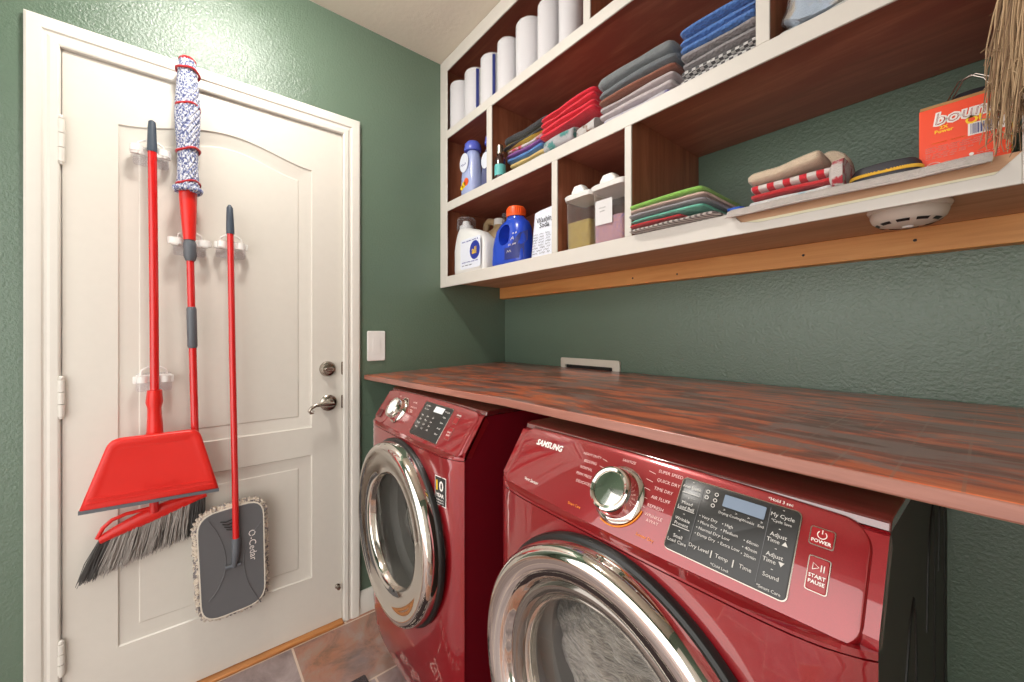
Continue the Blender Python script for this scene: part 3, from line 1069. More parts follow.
        for s_, lines in ((0.106, ('My Cycle', '*Cycle Save')), (0.083, ('Adjust', 'Time \u25b2')), (0.060, ('Adjust', 'Time \u25bc')), (0.037, ('Sound',))):
            ptext(lt, '-', 0.008, WT, 0.209, s_ + 0.0085, n=dn)
            for k, w_ in enumerate(lines):
                ptext(lt, w_, 0.0066 if not w_.startswith('*') else 0.0045, WT, 0.209, s_ - 0.007 * k, n=dn)
        ptext(lt, '*Smart Care', 0.0048, WT, 0.209, 0.0225, n=dn)
        ptext(lt, '*Child Lock', 0.0045, WT, 0.156, 0.0225, n=dn)
        for x_ in (0.1135, 0.1955):
            lt.rings([[tuple(pp(x_ + q, 0.025, 0.003)) for q in (-0.0003, 0.0003)], [tuple(pp(x_ + q, 0.113, 0.003)) for q in (-0.0003, 0.0003)]], M['plate_grey'], False, False, False)
        lt.build('display_lettering', disp, flip=False)
        lt = MB()
        WT = M['print_white']
        ptext(lt, 'POWER', 0.0052, WT, 0.248, 0.0925, n=0.0024, bold=0.0001)
        cxp, csp = 0.248, 0.1005
        arc = [(0.0042 * sin(a), 0.0042 * cos(a)) for a in [radians(40 + 280 * k / 20) for k in range(21)]]
        lt.tube([tuple(pp(cxp + a, csp + b, 0.0024)) for a, b in arc], 0.0005, WT, 6)
        lt.tube([tuple(pp(cxp, csp + 0.001, 0.0024)), tuple(pp(cxp, csp + 0.0055, 0.0024))], 0.0005, WT, 6)
        ptext(lt, 'START', 0.0052, WT, 0.2495, 0.0555, n=0.0024, bold=0.0001)
        ptext(lt, 'PAUSE', 0.0052, WT, 0.2495, 0.0495, n=0.0024, bold=0.0001)
        tri = [(-0.005, -0.0035), (-0.005, 0.0035), (0.0005, 0)]
        lt.tube([tuple(pp(0.2495 + a, 0.0655 + b, 0.0024)) for a, b in tri + tri[:1]], 0.0004, WT, 6)
        for q in (0.0025, 0.005):
            lt.tube([tuple(pp(0.2495 + q, 0.062, 0.0024)), tuple(pp(0.2495 + q, 0.069, 0.0024))], 0.0005, WT, 6)
        lt.build('button_lettering', pod, flip=False)
    else:
        for i, w_ in enumerate(('NORMAL', 'HEAVY DUTY', 'BEDDING', 'WHITES', 'RINSE')):
            ptext(lt, w_, 0.007, M['print_pink'], -0.062, 0.104 - i * 0.0165, 'LEFT')
        for i, w_ in enumerate(('QUICK', 'WOOL', 'DELICATES')):
            ptext(lt, w_, 0.007, M['print_pink'], -0.168 - 0.01 * i, 0.112 - i * 0.012, 'RIGHT')
        ptext(lt, 'POWER', 0.006, WT, 0.2085, 0.106, bold=0.0001)
        ptext(lt, 'START', 0.0055, WT, 0.2085, 0.055, n=0.0024, bold=0.0001)
        ptext(lt, 'PAUSE', 0.0055, WT, 0.2085, 0.047, n=0.0024, bold=0.0001)
        pts = [tuple(pp(-0.122 + 0.047 * cos(a), 0.064 + 0.047 * sin(a), 0.0012)) for a in [radians(-40 + 150 * k / 24) for k in range(25)]]
        lt.tube(pts, 0.0013, M['chrome'], 6)
        lt.build('panel_lettering', pod, flip=False)
        lt = MB()
        for r_ in range(4):
            for c_ in range(3):
                ptext(lt, ('Temp', 'Spin', 'Soil', 'High', 'Med', 'Low', 'Warm', 'Cold', 'Eco', 'Rinse', 'Dry', 'Off')[(r_ * 3 + c_) % 12], 0.0066, WT, 0.040 + c_ * 0.032, 0.076 - r_ * 0.0125, n=dn)
        for i, w_ in enumerate(('My Cycle', 'Delay', 'Steam', 'Sound', 'Alarm')):
            ptext(lt, w_, 0.0066, WT, 0.155, 0.104 - 0.0165 * i, n=dn)
        for i, w_ in enumerate(('Pre Wash', 'Pre Soak')):
            ptext(lt, w_, 0.0066, WT, 0.045, 0.107 - 0.011 * i, n=dn)
        lt.build('display_lettering', disp, flip=False)
        # detergent drawer front with a grip recess
        mb = MB()
        dr = rrect(-0.283, -0.185, 0.006, 0.124, 0.024, 6)
        mb.rings([[tuple(pp(x, s_, h)) for x, s_ in (inset(dr, q) if q else dr)] for h, q in ((0.0002, 0), (0.0012, 0), (0.002, 0.001))], R)
        dw = mb.build('detergent_drawer', pod, ang=28)
        mb = MB()
        gr = rrect(-0.279, -0.235, 0.020, 0.050, 0.006)
        mb.rings([[tuple(pp(x, s_, h)) for x, s_ in (inset(gr, q) if q else gr)] for h, q in ((0.0022, 0), (0.0040, 0.001), (0.0026, 0.004))], M['griprec'])
        mb.build('drawer_grip', dw)
        # ten year sticker
        st = [(0.206, 0.768), (0.252, 0.768), (0.252, 0.842), (0.206, 0.842)]
        def fp(x, z, d):
            return (x, front_y(x) - d, z)
        mb = MB()
        mb.rings([[fp(a, b, 0.0004) for a, b in st], [fp(a, b, 0.0008) for a, b in st]], M['print_white'])
        ins = inset(st, 0.0018)
        mb.rings([[fp(a, b, 0.0008) for a, b in ins], [fp(a, b, 0.0011) for a, b in ins]], M['black'])
        sk = mb.build('warranty_sticker', root)
        sk['label'] = 'black ten year sticker'
        lt = MB()
        ex = Vector((0.046, front_y(0.252) - front_y(0.206), 0))
        lt.text('1', 0.036, M['print_yellow'], fp(0.2165, 0.818, 0.0016), ex, (0, 0, 1), bold=0.0006)
        lt.text('0', 0.036, WT, fp(0.235, 0.818, 0.0016), ex, (0, 0, 1), bold=0.0006)
        lt.text('YEAR', 0.013, WT, fp(0.229, 0.7945, 0.0014), ex, (0, 0, 1), bold=0.0004)
        for q in range(2):
            lt.text('WARRANTY', 0.006, WT, fp(0.229, 0.783 - 0.007 * q, 0.0013), ex, (0, 0, 1))
        lt.build('sticker_lettering', sk, flip=False)
        # pump filter cover at the lower left
        mb = MB()
        fc = rrect(-0.288, -0.21, 0.205, 0.325, 0.008)
        def lowy(x, z):
            return front_y(x) + (0.020 * ((0.30 - z) / 0.15) ** 2 if z < 0.30 else 0)
        mb.rings([[(a, lowy(a, b) - d, b) for a, b in (inset(fc, q) if q else fc)] for d, q in ((0.0003, 0), (0.0016, 0.0008), (0.0016, 0.003))], M['btnred'])
        mb.build('filter_cover', root)
    # seam line between lower panel and upper fascia is a real gap; side seam screw
    return root


def mk_extra():
    nb = NB('perforated_drum_steel')
    v = nb.coord()
    vo = nb.n('ShaderNodeTexVoronoi', {'Vector': v, 'Scale': 70.0}).outputs[0]
    d = nb.ramp(vo, [(0.18, (0, 0, 0, 1)), (0.30, (1, 1, 1, 1))])
    col = nb.mix(d, (110, 106, 100), (224, 220, 212))
    nb.bsdf(col, 0.3, Metallic=0.35, Normal=nb.bump(d, 0.4, 0.002))
    M['drumsteel'] = nb.m
    M['smokeplastic'] = plain('smoky_grey_lens', (126, 118, 110), 0.1, Metallic=0.75, Coat_Weight=1.0, Coat_Roughness=0.03)
    M['steelrim'] = plain('bright_window_rim', (208, 200, 190), 0.12, Metallic=0.9)
    nb = NB('lit_lcd')
    nb.bsdf((214, 214, 214), 0.4, Emission_Color=lin((220, 220, 220)), Emission_Strength=0.25)
    M['lcdlit'] = nb.m


M['lid'] = plain('dark_red_lid', (92, 22, 24), 0.16, Coat_Weight=1.0, Coat_Roughness=0.03, Coat_IOR=2.0)
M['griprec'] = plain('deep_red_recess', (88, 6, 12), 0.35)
mk_extra()
washer = machine('washing_machine', 'red front loading washing machine with black ten year sticker, beside the cream door', (0.6079, -0.8834, 0), 0.0, M['side_red'], False)
dryer = machine('clothes_dryer', 'red front loading dryer with chrome dial and grey laundry behind its window, nearest the viewer', (1.3627, -0.8897, 0), -0.0216, M['side_dark'], True)
for w_ in (washer, dryer):
    pass

# the grey blanket tumbled inside the dryer
t = thing('blanket', 'grey fluffy blanket crumpled inside the dryer drum', 'blanket', (1.3627, -0.715, 0.52), -0.0216)
nb = NB('grey_fur')
v = nb.coord((1, 1, 1), (0.3, 0.2, 0.5))
w1 = nb.noise(nb.coord((14, 9, 60), (0.5, 0.7, 0.35)), 1.6, 6, 0.65, 1.6)
n2 = nb.noise(nb.coord((60, 40, 260), (0.5, 0.7, 0.35)), 1.3, 4, 0.6, 0.8)
c = nb.ramp(nb.n('ShaderNodeMath', {0: w1, 1: n2}, operation='MULTIPLY').outputs[0], [(0.14, (84, 78, 72)), (0.25, (140, 132, 123)), (0.40, (186, 178, 168))])
nb.bsdf(c, 0.95, Normal=nb.bump(n2, 0.9, 0.008), Sheen_Weight=0.4)
M['fur'] = nb.m
mb = MB()
nu, nv = 112, 72
rr = []
for i in range(nv + 1):
    th = pi * i / nv
    ring = []
    for j in range(nu):
        ph = 2 * pi * j / nu
        d = Vector((sin(th) * cos(ph), cos(th), sin(th) * sin(ph)))
        r = 1 + 0.08 * mnoise.noise(d * 2.2 + Vector((3, 1, 7))) - 0.22 * max(0, 0.30 - abs(mnoise.noise(d * 2.8 + Vector((1, 9, 2))))) + 0.03 * mnoise.noise(d * 11)
        p = Vector((d.x * 0.205, math.copysign(abs(d.y) ** 0.62, d.y) * 0.168, d.z * 0.20)) * r
        ring.append((p.x - 0.018, p.y + 0.038, p.z + 0.108))
    rr.append(ring)
mb.rings(rr, M['fur'])
mb.build('blanket_body', t, ang=180)

# entrance mat in front of the washer
t = thing('floor_mat', 'dark red doormat with pale scrollwork on the slate floor before the washer', 'floor mat', (0.33, -0.893, 0))
M['mat'] = cloth('dark_mat', (44, 26, 28))
mb = MB()
mo = rrect(0.0, 0.72, -0.46, 0.0, 0.006)
mb.rings([[(a, b, h) for a, b in (inset(mo, q) if q else mo)] for h, q in ((0.001, 0), (0.006, 0), (0.008, 0.002))], M['mat'])
mb.build('mat_body', t)
M['scroll'] = plain('pale_scroll_print', (236, 226, 212), 0.8)
mb = MB()
for k in range(7):
    bx = 0.05 + k * 0.095
    for sy, off in ((1, -0.05), (-1, -0.41)):
        pts = []
        for q in range(26):
            a = q * 0.42
            r = 0.030 * (1 - q / 30)
            pts.append((bx + r * cos(a + k), off + sy * r * sin(a + k), 0.0085))
        mb.tube(pts, 0.0028, M['scroll'], 6)
        mb.tube([(bx - 0.04, off - 0.02 * sy, 0.0085), (bx, off + 0.012 * sy, 0.0085), (bx + 0.05, off - 0.014 * sy, 0.0085)], 0.0024, M['scroll'], 6)
mb.build('scrollwork', t)
mb = MB()
mb.text('I', 0.085, M['scroll'], (0.13, -0.31, 0.0085), (-1, 0, 0), (0, -1, 0), bold=0.002)
mb.text('ETES', 0.075, M['scroll'], (0.20, -0.21, 0.0085), (-1, 0, 0), (0, -1, 0), bold=0.002)
mb.build('mat_lettering', t, flip=False)

# ------------------------------------------------------------------ cleaning tools hanging on the door
XH = 0.046                     # distance of the handles from the door


def clip(u, v, label, w=1.0):
    p = onx(u, v, 0.012)
    t = thing('tool_clip', label, 'clip', (0.0005, p.y, p.z), 0, 'tool clips on the door')
    P = M['white_plastic']
    K = 1.45
    t.scale = (1, K, K)
    mb = MB()
    mb.rings([[(h, a, b) for a, b in (inset(rrect(-0.030, 0.030, -0.030, 0.012, 0.006), q) if q else rrect(-0.030, 0.030, -0.030, 0.012, 0.006))] for h, q in ((0.0, 0), (0.003, 0), (0.004, 0.001))], M['film'])
    mb.build('adhesive_pad', t)
    mb = MB()
    mb.box((0.0041, -0.030, -0.008), (0.013, 0.030, 0.008), P)
    mb.box((0.013, -0.034, -0.010), (0.026, -0.020, 0.006), P)
    mb.box((0.013, 0.020, -0.010), (0.026, 0.034, 0.006), P)
    mb.build('bracket', t, bevel=0.0018)
    for sy in (-1, 1):
        mb = MB()
        pts = [(0.0262 + 0.016 * sin(a) + 0.002, sy * w * (0.0125 + 0.010 * cos(a) + 0.004), -0.001) for a in [radians(-20 + 150 * k / 10) for k in range(11)]]
        rr = [[(x, y, z - 0.007), (x + 0.0, y, z + 0.007), (x + 0.003, y + sy * 0.0015, z + 0.007), (x + 0.003, y + sy * 0.0015, z - 0.007)] for x, y, z in pts]
        mb.rings(rr, P)
        mb.build('gripper_arm', t)
    mb = MB()
    mb.tube([(0.010, -0.022, 0.006), (0.013, -0.020, 0.018), (0.012, -0.010, 0.025), (0.012, 0.010, 0.025), (0.013, 0.020, 0.018), (0.010, 0.022, 0.006)], 0.0022, P, 8)
    mb.build('spring_loop', t)
    return t


clip(151, 153, 'white spring clip gripping the top of the broom handle', 1.2)
clip(190, 243, 'white spring clip gripping the twist mop under its red cone', 1.45)
clip(231, 246, 'white spring clip gripping the thin red flat mop handle')
clip(154, 378, 'white spring clip gripping the broom handle just above the dustpan')


def door_tool(name, label, cat, u, v):
    p = onx(u, v, XH)
    return thing(name, label, cat, (XH, p.y, p.z)), p


# --- broom (handle up, brush down)
t, b0 = door_tool('broom', 'red handled broom with grey bristles clipped to the cream door behind the dustpan', 'broom', 153, 470)
inv = Matrix.Translation(-b0)


def D(u, v, x=XH):
    return onx(u, v, x)


def lm(i):
    m = MB()
    m.x = i
    return m


top, k1 = D(152, 121), D(152, 150)
mb = lm(inv)
ax = (D(153, 200) - D(154, 440)).normalized()
mb.tube([D(152.3, 150), D(154, 300), D(155, 440), D(154, 512)], 0.0115, M['red_metal'], 16)
mb.build('handle', t)
mb = lm(inv)
mb.tube([D(152.2, 152), D(152.2, 148), D(152, 140), D(152, 128), D(152, 122), D(152, 120.5)], [0.0128, 0.0128, 0.0115, 0.0105, 0.009, 0.004], M['dark_plastic'], 16)
mb.build('handle_tip', t)
# brush block: tilted bar
A, B = onx(100, 540, 0.026), onx(206, 493, 0.026)
ex = (B - A).normalized()
ez = Vector((1, 0, 0)).cross(ex).normalized()
if ez.z < 0:
    ez = -ez
blk = []
for k in range(13):
    t_ = k / 12
    c_ = A.lerp(B, t_) + ez * (0.008 * sin(pi * t_) ** 0.8)
    hh = 0.012 + 0.011 * sin(pi * t_)
    blk.append([tuple(c_ + ez * (hh * sa) + Vector((1, 0, 0)) * (0.015 * ca)) for ca, sa in [(cos(2 * pi * j / 14), sin(2 * pi * j / 14)) for j in range(14)]])
mb = lm(inv)
mb.rings(blk, M['red_plastic'])
mb.build('brush_block', t)
mb = lm(inv)
mb.tube([onx(u_, v_, 0.030) for u_, v_ in ((97, 539), (103, 528), (112, 520), (126, 514), (150, 508), (176, 503))], 0.0055, M['red_plastic'], 10)
mb.build('block_rib', t)
rnd = random.Random(3)
tipA, tipB = onx(77, 585, 0.018), onx(203, 530, 0.014)
mbd, mbl = lm(inv), lm(inv)
for i in range(760):
    f = rnd.random()
    root_ = A.lerp(B, f) + Vector((rnd.uniform(-0.012, 0.012), 0, 0)) + ez * 0.005
    tip = tipA.lerp(tipB, f) + Vector((rnd.uniform(-0.013, 0.010), rnd.gauss(0, 0.004), rnd.gauss(0, 0.005)))
    mid = root_.lerp(tip, 0.55) + Vector((rnd.gauss(0, 0.002), rnd.gauss(0, 0.003), rnd.gauss(0, 0.002)))
    dark = f < 0.13 or f > 0.84 or rnd.random() < 0.10
    (mbd if dark else mbl).tube([root_, mid, tip], [0.0012, 0.0011, 0.0006], M['bristle_d'] if dark else M['bristle_l'], 4, True)
o = mbl.build('bristles', t)
o['kind'] = 'stuff'
o['label'] = 'grey middle bristles'
o = mbd.build('bristles', t)
o['kind'] = 'stuff'
o['label'] = 'dark outer bristles'

# --- dustpan snapped on the broom handle
p0 = onx(150, 470, 0.085)
t = thing('dustpan', 'red plastic dustpan snapped onto the broom handle', 'dustpan', p0)
inv = Matrix.Translation(-p0)
XP = 0.091
q = lambda u, v, x=XP: onx(u, v, x)
BL, BR, TR, TL = q(78, 513), q(219, 489), q(199, 429), q(109, 440)
outl = [BL, BR]
def bez(a, b, c, n):
    return [a * (1 - t_) ** 2 + b * 2 * t_ * (1 - t_) + c * t_ * t_ for t_ in [k / n for k in range(n + 1)]]
outl += [BR.lerp(TR, 0.3), BR.lerp(TR, 0.6)] + bez(BR.lerp(TR, 0.86), TR, TR.lerp(TL, 0.12), 6) + [TR.lerp(TL, 0.3), TR.lerp(TL, 0.5), TR.lerp(TL, 0.7)] + bez(TR.lerp(TL, 0.86), TL, TL.lerp(BL, 0.12), 6) + [TL.lerp(BL, 0.4), TL.lerp(BL, 0.7)]
pl = [(v.y, v.z) for v in outl]
mb = lm(inv)
rr = []
for d_, x_ in ((0.012, XP - 0.028), (0.004, XP - 0.026), (0.0, XP - 0.016), (0.0, XP - 0.006), (0.003, XP - 0.001), (0.008, XP + 0.001), (0.020, XP - 0.001), (0.03, XP - 0.002)):
    rr.append([(x_, a, b) for a, b in (inset(pl, d_) if d_ else pl)])
mb.rings(rr, M['red_plastic'])
# stiffening steps near the mouth
for f0 in (0.045, 0.075):
    a_, b_ = BL.lerp(TL, f0 * 2.2), BR.lerp(TR, f0 * 2.2)
    mb.tube([a_.lerp(b_, 0.03) + Vector((0.0, 0, 0)), a_.lerp(b_, 0.97)], 0.0022, M['red_plastic'], 6)
mb.build('pan', t, ang=40)
mb = lm(inv)
rr = []
for k in range(2):
    P_ = (BL, BR)[k]
    rr.append([tuple(P_ + Vector((dx_, 0, dz_))) for dx_, dz_ in ((-0.008, -0.007), (0.002, -0.007), (0.002, 0.003), (-0.008, 0.003))])
mb.rings(rr, M['grey_plastic'])
mb.build('rubber_lip', t)
mb = lm(inv)
sec = []
for (u_, v_, w_, d_) in ((154.6, 390, 0.018, 0.020), (154.3, 402, 0.021, 0.023), (154.4, 408, 0.017, 0.020), (154.7, 416, 0.018, 0.021), (155, 430, 0.020, 0.022), (154, 438, 0.023, 0.022)):
    c_ = onx(u_, v_, XH)
    sec.append([(c_.x + (d_ + 0.004 if cos(a) > 0 else 0.016) * cos(a), c_.y + max(w_, 0.0165) * sin(a), c_.z) for a in [2 * pi * k / 20 for k in range(20)]])
inn_ = []
for (u_, v_) in ((155, 438), (154.64, 390)):
    c_ = onx(u_, v_, XH)
    inn_.append([(c_.x + 0.0126 * cos(a), c_.y + 0.0126 * sin(a), c_.z) for a in [2 * pi * k / 20 for k in range(20)]])
mb.rings(sec + inn_ + sec[:1], M['red_plastic'], False, False)
mb.build('handle_sleeve', t)
mb = lm(inv)
nn = (BR - BL).normalized()
up = Vector((1, 0, 0)).cross(nn)
if up.z < 0:
    up = -up
mb.text('O-Cedar', 0.026, M['embossed'] if 'embossed' in M else M['red_plastic'], tuple(BL.lerp(BR, 0.56) + up * 0.045 + Vector((0.0022, 0, 0))), nn, up, depth=0.001)
mb.build('raised_lettering', t, flip=False)

# --- twist mop hanging head-up
t, p0 = door_tool('twist_mop', 'red twist mop hung head up with blue and white yarn wound into a column', 'mop', 190, 300)
inv = Matrix.Translation(-p0)
XM = 0.050
q = lambda u, v, x=XM: onx(u, v, x)
nb = NB('speckled_yarn')
v = nb.coord((200, 200, 150))
sp = nb.noise(v, 1.0, 2)
c = nb.ramp(sp, [(0.40, (82, 90, 136)), (0.50, (156, 162, 186)), (0.60, (220, 221, 224))])
nb.bsdf(c, 0.95, Normal=nb.bump(sp, 0.6, 0.004))
M['yarn'] = nb.m
M['yarn_red'] = cloth('red_yarn', (196, 34, 40))
base, topp = q(188, 190), q(187.5, 62)
axv = topp - base
rnd = random.Random(5)
mb = lm(inv)
core = 0.0235
mb.tube([base, base + axv * 0.05, base + axv * 0.9, topp], [0.02, core - 0.002, core - 0.002, 0.016], M['yarn'], 20)
ns = 13
for i in range(ns):
    pts = []
    a0 = 2 * pi * i / ns
    for k in range(33):
        f = k / 32
        a = a0 + f * 9.0
        r = core * (1 + 0.10 * sin(f * 26 + i) * 0.6 + 0.10 * cos(f * 9 + 1)) * (1 - 0.22 * max(0, f - 0.85) / 0.15)
        pts.append(base + axv * f + Vector((r * cos(a), r * sin(a), 0)))
    mb.tube(pts, 0.0072, M['yarn'], 8)
mb.build('yarn_column', t)
for f, ph in ((0.04, 1.0), (0.30, 0.4), (0.64, 1.6), (0.915, 2.2)):
    mb = lm(inv)
    pts = []
    for k in range(29):
        a = 2 * pi * k / 28
        pts.append(base + axv * (f + 0.016 * sin(a + ph)) + Vector(((core + 0.0066 + 0.0014 * sin(5 * a)) * cos(a), (core + 0.0066 + 0.0014 * sin(5 * a)) * sin(a), 0.004 * sin(2 * a))))
    mb.tube(pts, 0.0038, M['yarn_red'], 8)
    mb.build('yarn_tie', t)
mb = lm(inv)
pts = [topp + Vector((0.004 + 0.012 * cos(a), 0.019 * sin(a), 0.004 + 0.004 * cos(2 * a))) for a in [2 * pi * k / 24 for k in range(25)]]
mb.tube(pts, 0.005, M['yarn_red'], 8)
mb.build('yarn_loop', t)
mb = lm(inv)
rn = 26
pts = []
for k in range(rn * 2 + 1):
    a = 2 * pi * k / (rn * 2)
    rr_ = 0.030 + (0.003 if k % 2 else 0)
    pts.append(base + Vector((rr_ * cos(a), rr_ * sin(a), -0.002 + (0.003 if k % 2 else -0.003))))
mb.tube(pts, 0.0078, M['yarn'], 8)
mb.build('yarn_collar', t)
mb = lm(inv)
mb.tube([q(188, 191), q(188, 197), q(188.7, 215), q(189.3, 234), q(189.6, 240)], [0.0235, 0.0235, 0.021, 0.0175, 0.0165], M['red_plastic'], 24)
mb.build('cone', t)
mb = lm(inv)
mb.tube([q(189.6, 240), q(189.8, 244), q(190, 250), q(190.2, 256), q(190.3, 261)], [0.0135, 0.018, 0.0165, 0.018, 0.0125], M['grey_plastic'], 20)
mb.build('wringer_collar', t)
mb = lm(inv)
mb.tube([q(190.3, 260), q(191.5, 309), q(193, 360), q(195, 436)], 0.0105, M['red_metal'], 16)
mb.build('handle', t)
mb = lm(inv)
mb.tube([q(191.4, 307), q(191.5, 309), q(192.5, 346), q(192.6, 348)], [0.011, 0.0135, 0.0135, 0.011], M['grey_plastic'], 18)
mb.build('grip', t)

# --- flat mop
t, p0 = door_tool('flat_mop', 'flat mop with thin red handle, grey plate and fringed pad on the door', 'mop', 233, 400)
inv = Matrix.Translation(-p0)
mb = lm(inv)
mb.tube([D(230.4, 232), D(232.5, 360, 0.056), D(235, 480, 0.068), D(236, 541, 0.074)], 0.0098, M['red_metal'], 16)
mb.build('handle', t)
mb = lm(inv)
mb.tube([D(230.4, 234), D(230.3, 230), D(230, 218), D(229.8, 208), D(229.7, 205)], [0.0118, 0.0122, 0.011, 0.0095, 0.004], M['dark_plastic'], 16)
mb.build('handle_tip', t)
XQ = 0.060
c4 = [onx(198, 629, XQ), onx(268.5, 601, XQ), onx(266.5, 494, XQ), onx(192, 516, XQ)]


def rquad(cs, r, n=7):
    out = []
    for i in range(4):
        p0_, p1_, p2_ = cs[i - 1], cs[i], cs[(i + 1) % 4]
        a_ = p1_ + (p0_ - p1_).normalized() * r
        b_ = p1_ + (p2_ - p1_).normalized() * r
        out += bez(a_, p1_, b_, n)
    return out


pad = [(v.y, v.z) for v in rquad(c4, 0.070)]
mb = lm(inv)
M['pad'] = cloth('speckled_pad', (214, 200, 182), (120, 112, 112), 'blotch', 70)
mb.rings([[(x_, a, b) for a, b in (inset(pad, d_) if d_ else pad)] for d_, x_ in ((0.010, 0.034), (0.002, 0.036), (0.0, 0.042), (0.0, 0.050), (0.004, 0.056), (0.011, 0.0585), (0.02, 0.0585))], M['pad'])
mb.build('pad', t, ang=50)
mb = lm(inv)
rnd = random.Random(9)
n = len(pad)
per = []
for i in range(n):
    a_, b_ = Vector(pad[i]), Vector(pad[(i + 1) % n])
    m_ = max(1, int((b_ - a_).length / 0.009))
    for k in range(m_):
        per.append(a_.lerp(b_, k / m_))
cen = sum(per, Vector((0, 0))) / len(per)
for p_ in per:
    d_ = (cen - p_).normalized()
    pts = []
    for k in range(5):
        f = k / 4
        w_ = p_ - d_ * 0.004 * sin(pi * f) + d_ * 0.010 * (f if f > 0.5 else 0.2) + Vector((rnd.gauss(0, 0.0016), rnd.gauss(0, 0.0016)))
        pts.append((0.038 + 0.020 * f, w_.x, w_.y))
    mb.tube(pts, 0.0042, M['pad'], 6)
fr_ = mb.build('fringe', t)
plate = inset(pad, 0.0125)
mb = lm(inv)
mb.rings([[(x_, a, b) for a, b in (inset(plate, d_) if d_ else plate)] for d_, x_ in ((0.0, 0.0588), (0.0, 0.0625), (0.002, 0.0640), (0.006, 0.0635))], M['plate_grey'])
plo = mb.build('plate', t, ang=30)
mb = lm(inv)
mb.rings([[(x_, a, b) for a, b in (inset(pad, d_) if d_ else pad)] for d_, x_ in ((0.0085, 0.0586), (0.0085, 0.0635), (0.0125, 0.0635), (0.0125, 0.0586))], M['pad_rim'] if 'pad_rim' in M else M['offwhite_plastic'], False, False)
mb.build('pad_binding', t)
mb = lm(inv)
for sgn in (-1, 1):
    pts = []
    for k in range(13):
        f = k / 12 * 2 - 1
        c_ = onx(235 + sgn * (9 + 17 * f * f), 562 + f * 40, 0.0642)
        pts.append(c_)
    mb.tube(pts, 0.0016, M['plate_grey'], 6)
mb.build('plate_ribs', plo)
mb = lm(inv)
mb.tube([D(236, 538, 0.0735), D(236, 541, 0.074), D(236, 552, 0.0745), D(235, 560, 0.0735), D(234, 567, 0.070)], [0.0115, 0.0128, 0.0125, 0.010, 0.007], M['grey_plastic'], 16)
s_ = onx(233, 566, 0.068)
mb.tube([s_ + Vector((0, -0.022, 0)), s_ + Vector((0, 0.022, 0))], 0.006, M['grey_plastic'], 12)
mb.build('swivel_joint', t)
mb = lm(inv)
for k in range(4):
    c_ = onx(226 + 2 * k, 522 + 2.5 * k, 0.0655)
    mb.tube([c_ + Vector((0, -0.016, 0.004)), c_ + Vector((0.004, 0, 0)), c_ + Vector((0, 0.016, 0.004))], 0.0016, M['black'], 6)
mb.build('spring_ridges', plo)
mb = lm(inv)
a_ = onx(252.5, 532, 0.0646)
mb.text('O-Cedar', 0.030, M['print_white'], tuple(a_ - Vector((0, 0, 0.045))), (0, 0.06, -1), (0, 1, 0.06))
mb.build('plate_lettering', plo, flip=False)

# ------------------------------------------------------------------ things on the shelves
def paper_roll(x, d, top, label, stripe, x1=None):
    h = top - ZA
    t = thing('paper_towel_roll', label, 'paper towels', (x, -0.398 + d / 2, ZA), 0, 'paper towel rolls on the top shelf')
    r = d / 2 - 0.002
    mb = MB()
    mb.lathe([(0.018, 0.004), (r - 0.004, 0.002), (r - 0.001, 0.006), (r - 0.001, h - 0.006), (r - 0.006, h - 0.002), (0.02, h - 0.003), (0.018, h - 0.02)], M['paper'], n=40, cap=(False, False))
    mb.build('roll', t)
    mb = MB()
    prof = []
    for i in range(15):
        f = i / 14
        prof.append((r + 0.0008 - (0.004 if i in (0, 14) else 0), 0.001 + (h - 0.002) * f))
    rs = []
    for k, (rr_, z) in enumerate(prof):
        ring = []
        for j in range(40):
            a = 2 * pi * j / 40
            w_ = 0.0016 * mnoise.noise(Vector((cos(a) * 3 + x * 9, sin(a) * 3, z * 22)))
            ring.append(((rr_ + max(-0.0004, w_)) * cos(a), (rr_ + max(-0.0004, w_)) * sin(a), z))
        rs.append(ring)
    mb.rings(rs, M['film'])
    mb.build('plastic_wrap', t, ang=80)
    if stripe:
        mb = MB()
        a0 = radians(-38)
        pts = [(r + 0.0028, a0 + k * 0.055) for k in range(5)]
        mb.rings([[(q_ * cos(a), q_ * sin(a), z) for q_, a in pts] for z in (0.012, h - 0.012)], M['navy'], False, False, False)
        mb.build('printed_stripe', t)


RL = [(0.042, 0.168, 2.462, 0), (0.171, 0.297, 2.455, 1), (0.300, 0.420, 2.452, 1), (0.424, 0.532, 2.452, 0), (0.536, 0.664, 2.456, 0), (0.667, 0.770, 2.452, 0), (0.775, 0.872, 2.452, 0)]
RLAB = ['leftmost wrapped white paper towel roll, against the shelf side', 'second wrapped paper towel roll from the left, the first with a navy stripe', 'third wrapped paper towel roll from the left, navy stripe on its right edge',
        'fourth paper towel roll from the left, slim and plain white', 'fifth paper towel roll from the left, wide in shiny wrap', 'sixth paper towel roll from the left in shiny wrap', 'rightmost wrapped paper towel roll, beside the top shelf divider']
for (a, b, tp, st), lb in zip(RL, RLAB):
    xc = (a + b) / 2
    dd = (b - a) * 0.93
    xc = max(0.023 + dd / 2, xc - 0.018 * (1.732 - xc) / 1.63)
    paper_roll(xc, dd, tp - 0.040, lb, st)


